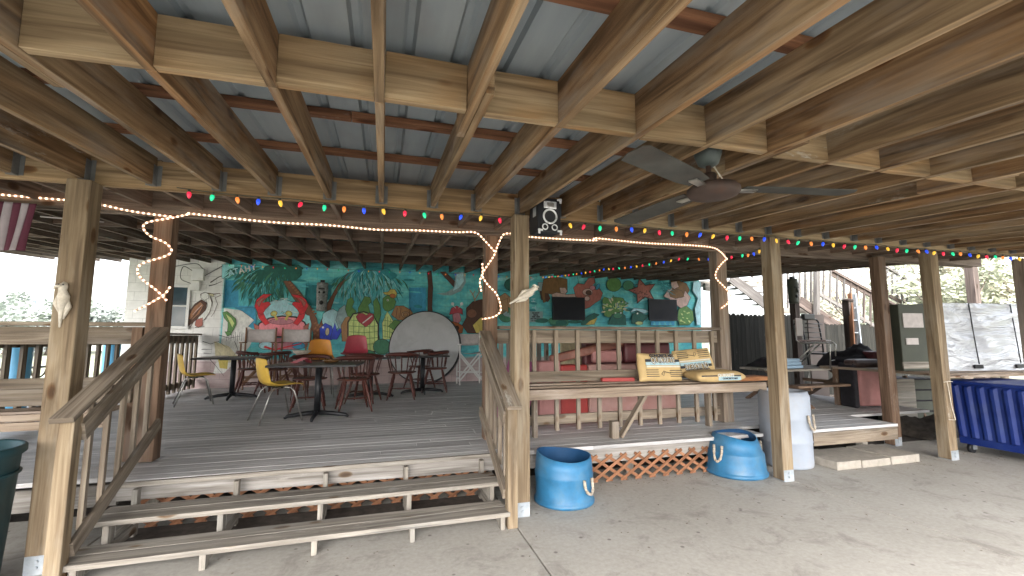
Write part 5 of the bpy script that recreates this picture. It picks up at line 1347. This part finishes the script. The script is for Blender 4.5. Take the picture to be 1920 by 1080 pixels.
b = MB(); b.tube([(.02, .04, -.02), (.09, .05, -.07), (.14, .03, -.16)], .004, 5); b.tube([(.06, .045, -.02), (.12, .04, -.13)], .003, 5); b.build('loose_wire', M['bone'], e)

# ------------------------------------------------------------------ speaker
q = onY(1026, 406, 3.92)
e = empty('loudspeaker', tuple(q), R(4), 'black loudspeaker with silver corners hanging under the roof beam above the bench', 'loudspeaker')
b = MB(); b.box(-.125, .115, -.06, .14, -.165, .165); b.build('cabinet', M['black_plastic'], e, .008)
b = MB(); b.box(-.066, .066, -.075, -.0605, .06, .13); b.build('horn_plate', M['silver'], e, .012)
b = MB(); b.box(-.035, .035, -.0785, -.0755, .075, .115); b.build('horn', M['chrome'], e, .006)
def ringo(cx, cz, r, w_, n): 
    b = MB(); b.tube([(cx+r*math.cos(2*PI*k/28), -.066, cz+r*math.sin(2*PI*k/28)) for k in range(28)], w_, 8, closed=True); return b.build(n, M['silver'], e)
wr = ringo(0, -.015, .066, .0095, 'woofer_ring'); ringo(-.052, -.118, .026, .006, 'tweeter_ring'); ringo(.046, -.118, .026, .006, 'tweeter_ring')
b = MB(); b.lathe([(.001, -.02), (.02, -.022), (.055, -.002), (.06, .0)], 28); o = b.build('woofer_cone', M['olive'], wr); o.rotation_euler = (R(90), 0, 0); o.location = (0, -.064, -.015)
for sx in (-1, 1):
    for sz in (-1, 1):
        b = MB(); x = sx*.1; z = sz*.14
        b.box(min(x, x+sx*.022), max(x, x+sx*.022), -.07, -.0605, min(z, z+sz*.028)-.02, max(z, z+sz*.028)-.0+.0); b.box(x-.025, x+.025, -.071, -.0608, z+sz*.012-.009, z+sz*.012+.009); b.build('corner_guard', M['silver'], e, .003)
b = MB(); b.box(-.1275, -.1255, -.02, .05, -.01, .08); b.build('side_badge', M['galv'], e)
b = MB(); b.board((0, .1, .16), (0, .1, .3), .04, .01, up=(0, 1, 0)); b.build('hanging_bracket', M['black'], e)

# ------------------------------------------------------------------ string lights
def bulb_mesh(s):
    b = MB(); b.lathe([(.001, -.062*s), (.010*s, -.055*s), (.0185*s, -.036*s), (.021*s, -.02*s), (.017*s, -.002*s), (.012*s, .004*s)], 12); b.lathe([(.013*s, .004*s), (.014*s, .028*s), (.006*s, .032*s)], 8, 1); return b
def sagline(pts, n_per, sag):
    out = []
    for a, c in zip(pts[:-1], pts[1:]):
        a = Vector(a); c = Vector(c)
        for k in range(n_per):
            t = k/n_per; p = a.lerp(c, t); p.z -= sag*4*t*(1-t); out.append(p)
    out.append(Vector(pts[-1])); return out
def light_string(name, label, pts, spacing, s, start=0, sag=.02, limit=98):
    path = sagline(pts, 8, sag); o0 = path[0]
    e = empty(name, tuple(o0), 0, label, 'string lights')
    b = MB(); b.tube([p - o0 for p in path], .004, 5); b.build('cord', M['olive'], e)
    protos = {}; d = spacing*.5; acc = 0; cnt = 0; i = 0
    for a, c in zip(path[:-1], path[1:]):
        L = (c-a).length
        while d <= acc + L and cnt < limit:
            p = a.lerp(c, (d-acc)/L) - o0; ci = (start+cnt) % 5
            if ci in protos: o = bpy.data.objects.new('bulb', protos[ci]); link(o); o.parent = e
            else:
                o = bulb_mesh(s).build('bulb', [M['bulbs'][ci], M['olive']], e); protos[ci] = o.data
            o.location = p - Vector((0, 0, .03*s)); o.rotation_euler = (random.uniform(-.4, .4), random.uniform(-.4, .4), 0)
            cnt += 1; d += spacing*random.uniform(.9, 1.1)
        acc += L
    return e
random.seed(21)
yb = 4.16; zb = rz(4.2)-.03
pp = [(-1.65, yb, zb+.02)] + [(x, yb, zb - .005*(i % 2)) for i, x in enumerate([-.8, 0, .9, 1.7, 2.6, 3.4, 4.3, 5.2, 6.1, 7.0, 7.7, 8.5, 9.3])]
light_string('string_lights', 'large coloured bulbs strung along the front roof beam', pp, .18, .82, 0, .012)
light_string('string_lights', 'small coloured bulbs strung along the top of the painted wall', [(-3.75, WY-.06, rz(12.2)-.0), (-1.5, WY-.06, rz(12.2)-.01), (.6, WY-.06, rz(12.2)-.01), (2.6, WY-.06, rz(12.2)-.01), (4.3, WY-.06, rz(12.2)-.02)], .25, .55, 1, .02)
light_string('string_lights', 'coloured bulbs running back from the front beam towards the painted wall', [(4.3, 11.9, rz(11.9)-.03), (4.55, 8.6, rz(8.6)-.04), (4.7, 6.2, rz(6.2)-.04), (4.85, 5.1, rz(5.1)-.1), (4.5, 4.34, rz(4.3)-.1)], .2, .72, 2, .03)

def rope_l(label, pts, r=.0095, sm_=True):
    pts = smooth(pts) if sm_ else [Vector(p) for p in pts]; o0 = pts[0]
    b = MB(); b.tube([p-o0 for p in pts], r, 8); o = b.build('rope_light', M['rope_light']); o.location = o0; return tag(o, label, 'rope light')
yr = 5.16
rope_l('warm rope light running left from the first brown post past the far left post', [(-3.6, yr, 2.93), (-3.1, yr, 2.92), (-2.76, yr, 2.91), (-2.4, yr, 2.85), (-2.06, yr, 2.82)])
def wrap(px, lst, yf=5.19):
    return [(x, y, z) for x, y, z in lst]
rope_l('warm rope light zigzagging down the brown post behind the left steps', [(-1.93, 5.17, 2.86), (-2.08, 5.2, 2.82), (-2.28, 5.2, 2.76), (-2.32, 5.21, 2.70), (-2.25, 5.2, 2.62), (-2.12, 5.2, 2.56), (-2.06, 5.2, 2.48), (-2.12, 5.2, 2.42), (-2.30, 5.2, 2.34), (-2.34, 5.22, 2.26), (-2.28, 5.2, 2.18), (-2.16, 5.2, 2.08), (-2.07, 5.21, 1.98)])
rope_l('short crossing end of rope light low on the left brown post', [(-2.05, 5.21, 2.12), (-2.09, 5.195, 2.04), (-2.2, 5.19, 1.95), (-2.33, 5.21, 1.87)])
rope_l('long warm rope light stretched from left brown post along the rear beam', [(-1.93, 5.15, 2.865), (-1.2, 5.15, 2.83), (-.6, 5.15, 2.835), (-.1, 5.15, 2.82), (.3, 5.15, 2.84), (.8, 5.15, 2.85), (1.03, 5.15, 2.86), (1.16, 5.16, 2.76), (1.28, 5.17, 2.64)])
rope_l('warm rope light spiralling down the brown post at the top of right stair rail', [(1.48, 5.15, 2.88), (1.38, 5.16, 2.86), (1.32, 5.18, 2.74), (1.27, 5.19, 2.6), (1.18, 5.19, 2.46), (1.13, 5.19, 2.36), (1.19, 5.19, 2.25), (1.3, 5.19, 2.14), (1.35, 5.19, 2.02), (1.35, 5.19, 1.92), (1.27, 5.19, 1.86), (1.13, 5.19, 1.83)])
rope_l('short bulge of rope light on the left edge of that right brown post', [(1.13, 5.2, 2.50), (1.13, 5.19, 2.38), (1.10, 5.19, 2.28), (1.12, 5.2, 2.16)])
rope_l('warm rope light running right from under the loudspeaker to the knotty old post', [(1.55, 5.15, 2.85), (2.1, 5.15, 2.85), (2.6, 5.15, 2.86), (2.62, 5.15, 2.89), (3.3, 5.15, 2.87), (4.0, 5.15, 2.88), (4.4, 5.15, 2.87), (4.6, 5.2, 2.82), (4.8, 5.31, 2.74)])
rope_l('warm rope light winding around the knotty old post', [(4.8, 5.31, 2.76), (4.68, 5.31, 2.66), (4.6, 5.32, 2.55), (4.60, 5.32, 2.46), (4.70, 5.31, 2.36), (4.80, 5.31, 2.26), (4.83, 5.32, 2.2), (4.76, 5.31, 2.1), (4.64, 5.32, 2.02)])

# carved white birds on two posts
def carved_bird(loc, rot, label):
    e = empty('carved_bird', loc, 0, label, 'carving', 'white carved birds on the roof posts'); e.rotation_euler = rot
    b = MB(); pts = [(0, 0, -.19), (.0, -.01, -.1), (.01, -.025, -.02), (.012, -.03, .03), (.0, -.028, .075), (.0, -.03, .11), (.01, -.03, .135)]
    b.tube(pts, [.006, .014, .03, .036, .024, .028, .012], 12); o = b.build('body', M['bone'], e)
    b = MB(); b.tube([(.0, -.045, .11), (-.03, -.06, .1), (-.038, -.062, .08)], [.014, .010, .003], 8); b.build('beak', M['bone'], e)
    b = MB(); b.tube([(.025, -.02, .04), (.04, -.015, -.04), (.02, -.01, -.13)], [.008, .02, .004], 8); b.tube([(-.02, -.03, .04), (-.034, -.02, -.02), (-.01, -.01, -.09)], [.008, .016, .004], 8); b.build('wing', M['bone'], e)
    b = MB(); b.ball((-.013, -.056, .117), .006, 8, 5); b.ball((.014, -.058, .117), .006, 8, 5); b.build('eye', M['black'], e)
    return e
carved_bird((-2.24, 4.03, 1.88), (0, R(2), 0), 'white carved bird hung on the far left tan roof post')
carved_bird((1.30, 4.03, 2.03), (0, R(58), 0), 'white carved bird fixed slantwise on the tan post right of the steps')
# string round the right post
b = MB(); b.tube([(7.245, 4.245, 1.02), (7.33, 4.24, 1.03), (7.42, 4.25, 1.02)], .005, 5); b.tube([(7.3, 4.24, 1.02), (7.33, 4.235, .7), (7.38, 4.235, .52), (7.26, 4.24, .53)], .005, 5)
tag(b.build('thin_string', M['bone']), 'thin pale string tied round the tan post beside the blue bin', 'string')

# flag
def flag_part(name, mat, cells, e, off=0):
    b = MB()
    for (s0, s1, t0, t1) in cells:
        ns = max(1, int((s1-s0)*26)); nt_ = max(2, int((t1-t0)*14)); G = []
        for i in range(ns+1):
            row = []
            for j in range(nt_+1):
                s = s0+(s1-s0)*i/ns; t = t0+(t1-t0)*j/nt_
                row.append(b.vert((s*.95 - .05*t, .03*math.sin(s*17+t*1.5)*(.3+t) - off, -t*.5)))
            G.append(row)
        for i in range(ns):
            for j in range(nt_): b.face((G[i][j], G[i+1][j], G[i+1][j+1], G[i][j+1]), None, (0, 0), 0, True)
    o = b.build(name, mat, e); m1 = o.modifiers.new('t', 'SOLIDIFY'); m1.thickness = .003; return o
q = onY(66, 381, 5.0)
e = empty('flag', (q.x-.95*.78, 5.0, q.z), R(2), 'stars and stripes flag hanging with vertical stripes under the roof at far left', 'flag')
e.scale = (.78, .78, .88)
st_ = [(k/13, (k+1)/13) for k in range(13)]
M['flag_red'] = plain('flag_red', (.10, .025, .045), .9, 0, .1); M['flag_white'] = plain('flag_white', (.34, .3, .32), .9, 0, .1); M['flag_blue'] = plain('flag_blue', (.05, .035, .11), .9, 0, .1)
flag_part('red_stripes', M['flag_red'], [(a, c, 0, 1) if a > .53 else (a, c, .42, 1) for k, (a, c) in enumerate(st_) if k % 2 == 0], e)
flag_part('white_stripes', M['flag_white'], [(a, c, 0, 1) if a > .53 else (a, c, .42, 1) for k, (a, c) in enumerate(st_) if k % 2 == 1], e)
flag_part('blue_canton', M['flag_blue'], [(0, 7/13, 0, .42)], e)
b = MB()
for r_ in range(5):
    for k in range(9):
        s = (k+.7)*7/13/9.3+.0; t = (r_+.6)*.42/5.2; cx, cy, cz = s*.95-.05*t, .03*math.sin(s*17+t*1.5)*(.3+t), -t*.5
        pts = []
        for i in range(10):
            a = PI/2+i*PI/5; rr = .014 if i % 2 == 0 else .006; pts.append((cx+rr*math.cos(a), cz+rr*math.sin(a)))
        b.prism(pts, lambda u, v: (u, cy-.006, v), (0, -1, 0), .002)
b.build('stars', M['flag_white'], e)
b = MB(); b.tube([(-3.62, 6.0, rz(6)-.04), (-3.05, 6.0, rz(6)-.06)], .008, 6); tag(b.build('white_rod', M['canvas']), 'thin white rod under the rafters right of the flag', 'rod')

# ------------------------------------------------------------------ outside, left
e = empty('iron_bench', (-5.9, 9.0, 0), R(80), 'black scrollwork iron bench just outside the left deck railing', 'bench')
b = MB()
for k in range(9):
    x = -1.2+k*.3; b.tube([(x+.14*math.cos(PI*t/10), 0, .75+.13*math.sin(PI*t/10)) for t in range(11)], .014, 6); b.tube([(x+.14*math.cos(PI*t/10), 0, 1.05-.13*math.sin(PI*t/10)) for t in range(11)], .014, 6)
b.build('scroll_back', M['black'], e)
b = MB(); b.tube([(-1.4, 0, 1.1), (1.4, 0, 1.1)], .02, 6); b.tube([(-1.4, 0, .7), (1.4, 0, .7)], .02, 6); b.build('back_rail', M['black'], e)
b = MB(); b.box(-1.4, 1.4, -.45, -.02, .42, .46); b.build('seat', M['black'], e)
for x in (-1.3, 1.3):
    b = MB(); b.tube([(x, 0, 1.1), (x, 0, 0)], .02, 6); b.build('leg', M['black'], e); b = MB(); b.tube([(x, -.4, .42), (x, -.42, 0)], .02, 6); b.build('leg', M['black'], e)
for k, (u, y) in enumerate(((38, 8.4), (210, 11.5))):
    p = onY(u, 650, y); b = MB(); b.lathe([(.001, -.1), (.13, -.1), (.14, .9), (.145, 1.55), (.10, 1.62), (.001, 1.63)], 20); o = b.build('blue_gas_cylinder', plain('sky_blue_paint', (.12, .38, .62), .4, 0, .08, 3)); o.location = (p.x, y, 0)
    tag(o, ('sky blue upright cylinder outside the railing at the far left edge', 'sky blue upright cylinder outside, seen between the two left posts')[k], 'cylinder')
p = onY(65, 560, 60)
e = empty('utility_pole', (p.x, 60, 0), 0, 'tall thin grey utility pole far outside at the left', 'pole')
b = MB(); b.tube([(0, 0, -.1), (0, 0, 11.8)], [.22, .14], 8); b.build('pole_shaft', M['galv'], e); b = MB(); b.box(-1.2, 1.2, -.06, .06, 11, 11.15); b.build('cross_arm', M['galv'], e)
for k, (u0, u1, v, y, lb) in enumerate(((170, 214, 577, 70, 'small white flat roofed building in the far left distance'), (-30, 50, 590, 62, 'long low white shed far outside at the left edge'), (215, 250, 583, 80, 'distant pale building just left of the white wall corner'))):
    a = onY(u0, v, y); c = onY(u1, v, y)
    e = empty('distant_building', ((a.x+c.x)/2, y, 0), 0, lb, 'building', 'distant pale buildings'); hw = abs(c.x-a.x)/2; h = a.z
    b = MB(); b.box(-hw, hw, 0, 6, -.1, h-.3); b.build('wall', M['white_paint'], e)
    b = MB(); b.box(-hw-.3, hw+.3, -.3, 6.3, h-.29, h); b.build('roof', M['galv'], e)
    for i in range(3):
        b = MB(); x = -hw*.7+i*hw*.6; b.box(x, x+hw*.2, -.03, .0-.005, h*.3, h*.3+1.1); b.build('window', M['window_dark'], e)

def leafmat(name, c0, c1):
    m, nt, bs = newmat(name); oi = N(nt, 'ShaderNodeUVMap', uv_map='bid').outputs[0]
    wn = N(nt, 'ShaderNodeTexWhiteNoise', noise_dimensions='2D'); nt.links.new(oi, wn.inputs['Vector'])
    nt.links.new(ramp(nt, wn.outputs['Value'], [(0, c0), (1, c1)]), bs.inputs['Base Color']); bs.inputs['Roughness'].default_value = .6
    bs.inputs['Specular IOR Level'].default_value = .3
    return m
M['leaf_pale'] = leafmat('pale_leaves', (.25, .27, .18), (.46, .47, .36)); M['leaf_far_haze'] = leafmat('far_haze_leaves', (.22, .25, .22), (.38, .41, .38))  # far leaves paled and greyed, distance haze put into their colour
M['leaf_bleach'] = leafmat('dry_leaves', (.26, .24, .17), (.46, .43, .33)); M['bark'] = plain('bark', (.16, .13, .11), .9, 0, .3, 6)
def tree(x, y, h, r, n, ls, mat, label, seed, trunk=.25, squash=.7, z0=0, base=.35, group='trees and shrubs outside', name='tree'):
    random.seed(seed); e = empty(name, (x, y, z0), 0, label, 'tree' if name == 'tree' else 'shrub', group)
    b = MB(); cl = []
    k0 = max(5, int(n/120))
    for k in range(k0):
        a = random.uniform(0, 2*PI); rr = r*math.sqrt(random.random())*.8; zz = h*(base + (1-base)*random.random()*(1-.35*rr/r)); cl.append((rr*math.cos(a), rr*math.sin(a), zz, r*random.uniform(.2, .42)))
    for k in range(n):
        c = random.choice(cl); d = Vector((random.gauss(0, 1), random.gauss(0, 1), random.gauss(0, 1))).normalized()*c[3]*random.uniform(.5, 1.05)
        p = Vector((c[0]+d.x, c[1]+d.y, max(.05, c[2]+d.z*squash))); u = Vector((random.gauss(0, 1), random.gauss(0, 1), random.gauss(0, .6))).normalized(); v = u.orthogonal().normalized()
        s = ls*random.uniform(.6, 1.4); bid = (random.random(), random.random())
        b.face([b.vert(p-u*s), b.vert(p+v*s*.5), b.vert(p+u*s), b.vert(p-v*s*.5)], [(0, 0)]*4, bid)
    b.build('crown', mat, e)
    b = MB(); b.tube([(0, 0, -.2), (.1*r, 0, h*.25), (0, .05*r, h*.55)], [trunk, trunk*.7, trunk*.3], 8)
    for c in cl[:14]: b.tube([(0.05*r, 0, h*random.uniform(.2, .4)), (c[0]*.5, c[1]*.5, c[2]*.75), (c[0], c[1], c[2])], [trunk*.35, trunk*.2, trunk*.06], 5)
    b.build('trunk', M['bark'], e); return e
LB = ['wide pale tree low on the horizon between pole and left post', 'round topped pale tree left of the utility pole', 'small distant tree at the left edge above the railing', 'distant bushy tree seen between the two left roof posts', 'lower distant tree just left of the white wall corner', 'far low tree behind the white flat roofed building', 'distant tree hidden mostly behind the far left roof post']
for k, (u, v, y) in enumerate(((100, 560, 55), (20, 556, 58), (-25, 566, 50), (205, 575, 62), (228, 578, 66), (175, 582, 85), (140, 568, 60))):
    p = onY(u, v, y); tree(p.x, y, p.z+.3, 3.6+.5*(k % 3), 1500, .28, M['leaf_far_haze'], LB[k], 30+k, base=.2)
SB = ['pale leafy shrub tree behind the right stairs', 'bright bushy tree between the two right roof posts', 'dry twiggy bleached bush right of the distant dark post', 'tall pale shrub at the far right edge', 'light green shrub low behind the wrapped cabinet', 'bleached tree behind the outside staircase', 'pale tree high behind the brown stair railing', 'background tree rising above the far right shrubs', 'background bleached tree behind the distant dark post', 'pale undergrowth bush past the plank fence', 'light bushy tree left of the landing posts','broad pale tree filling the gap above the cabinet']
for k, (u, y, h, r) in enumerate(((1700, 17, 5.2, 2.2), (1770, 16, 5.0, 2.4), (1850, 17, 5.0, 2.2), (1930, 17, 5.4, 2.4), (1800, 14.5, 3.6, 1.8), (1600, 20, 5.0, 2.5), (1650, 21, 6.5, 2.8), (1900, 24, 8, 3.6), (1820, 25, 8, 3.6), (1740, 24, 7.6, 3.4), (1520, 24, 5.2, 2.6), (1870, 20, 6.4, 3.0))):
    d = ray(u, 600); p = d*(y/d.y); p = Vector((d.x*y/math.hypot(d.x, d.y)*1.35, d.y*y/math.hypot(d.x, d.y)*1.35, 0))
    tree(p.x, p.y, h+1.2, r, 2600, .10, M['leaf_bleach'] if k % 3 == 2 or k in (5, 6) else M['leaf_pale'], SB[k], 60+k, trunk=.14, base=.12)
# far ground rise and tree line as soft backdrop
random.seed(77)
b = MB()
for k in range(9000):
    a = R(random.uniform(-70, 80)); rr = random.uniform(125, 150); top = 4.5+3*math.sin(a*9)+2*math.sin(a*23+1)
    p = Vector((rr*math.sin(a), rr*math.cos(a), random.random()**.8*max(2, top))); u = Vector((random.gauss(0, 1), random.gauss(0, 1), random.gauss(0, .6))).normalized(); v = u.orthogonal().normalized(); s = random.uniform(.6, 1.5)
    b.face([b.vert(p-u*s), b.vert(p+v*s*.6), b.vert(p+u*s), b.vert(p-v*s*.6)], [(0, 0)]*4, (random.random(), random.random()))
tag(b.build('distant_woods', M['leaf_far_haze']), 'far off band of woodland along the horizon', 'woods', kind='stuff')
# leaf litter and grit along the slab joint and below the deck edge
random.seed(404)
b = MB()
for k in range(320):
    if k % 3 == 0: x, y = random.uniform(1.35, 4.4), 4.72 - abs(random.gauss(0, .12))
    elif k % 3 == 1: x, y = random.uniform(5.4, 9.0), random.uniform(4.0, 4.6)
    else: x, y = random.uniform(-1.9, 4.6), random.uniform(2.4, 4.4)
    s_ = random.uniform(.004, .016); a = random.uniform(0, PI); z = .004
    ux, uy = math.cos(a)*s_, math.sin(a)*s_
    b.face([b.vert((x-ux, y-uy, z)), b.vert((x+uy*.4, y-ux*.4, z+.004)), b.vert((x+ux, y+uy, z)), b.vert((x-uy*.4, y+ux*.4, z+.003))], None, (random.random(), random.random()))
tag(b.build('leaf_litter', leafmat('dead_leaves', (.06, .035, .02), (.2, .13, .08))), 'small dry leaves and grit scattered on the concrete slab', 'litter', kind='stuff')
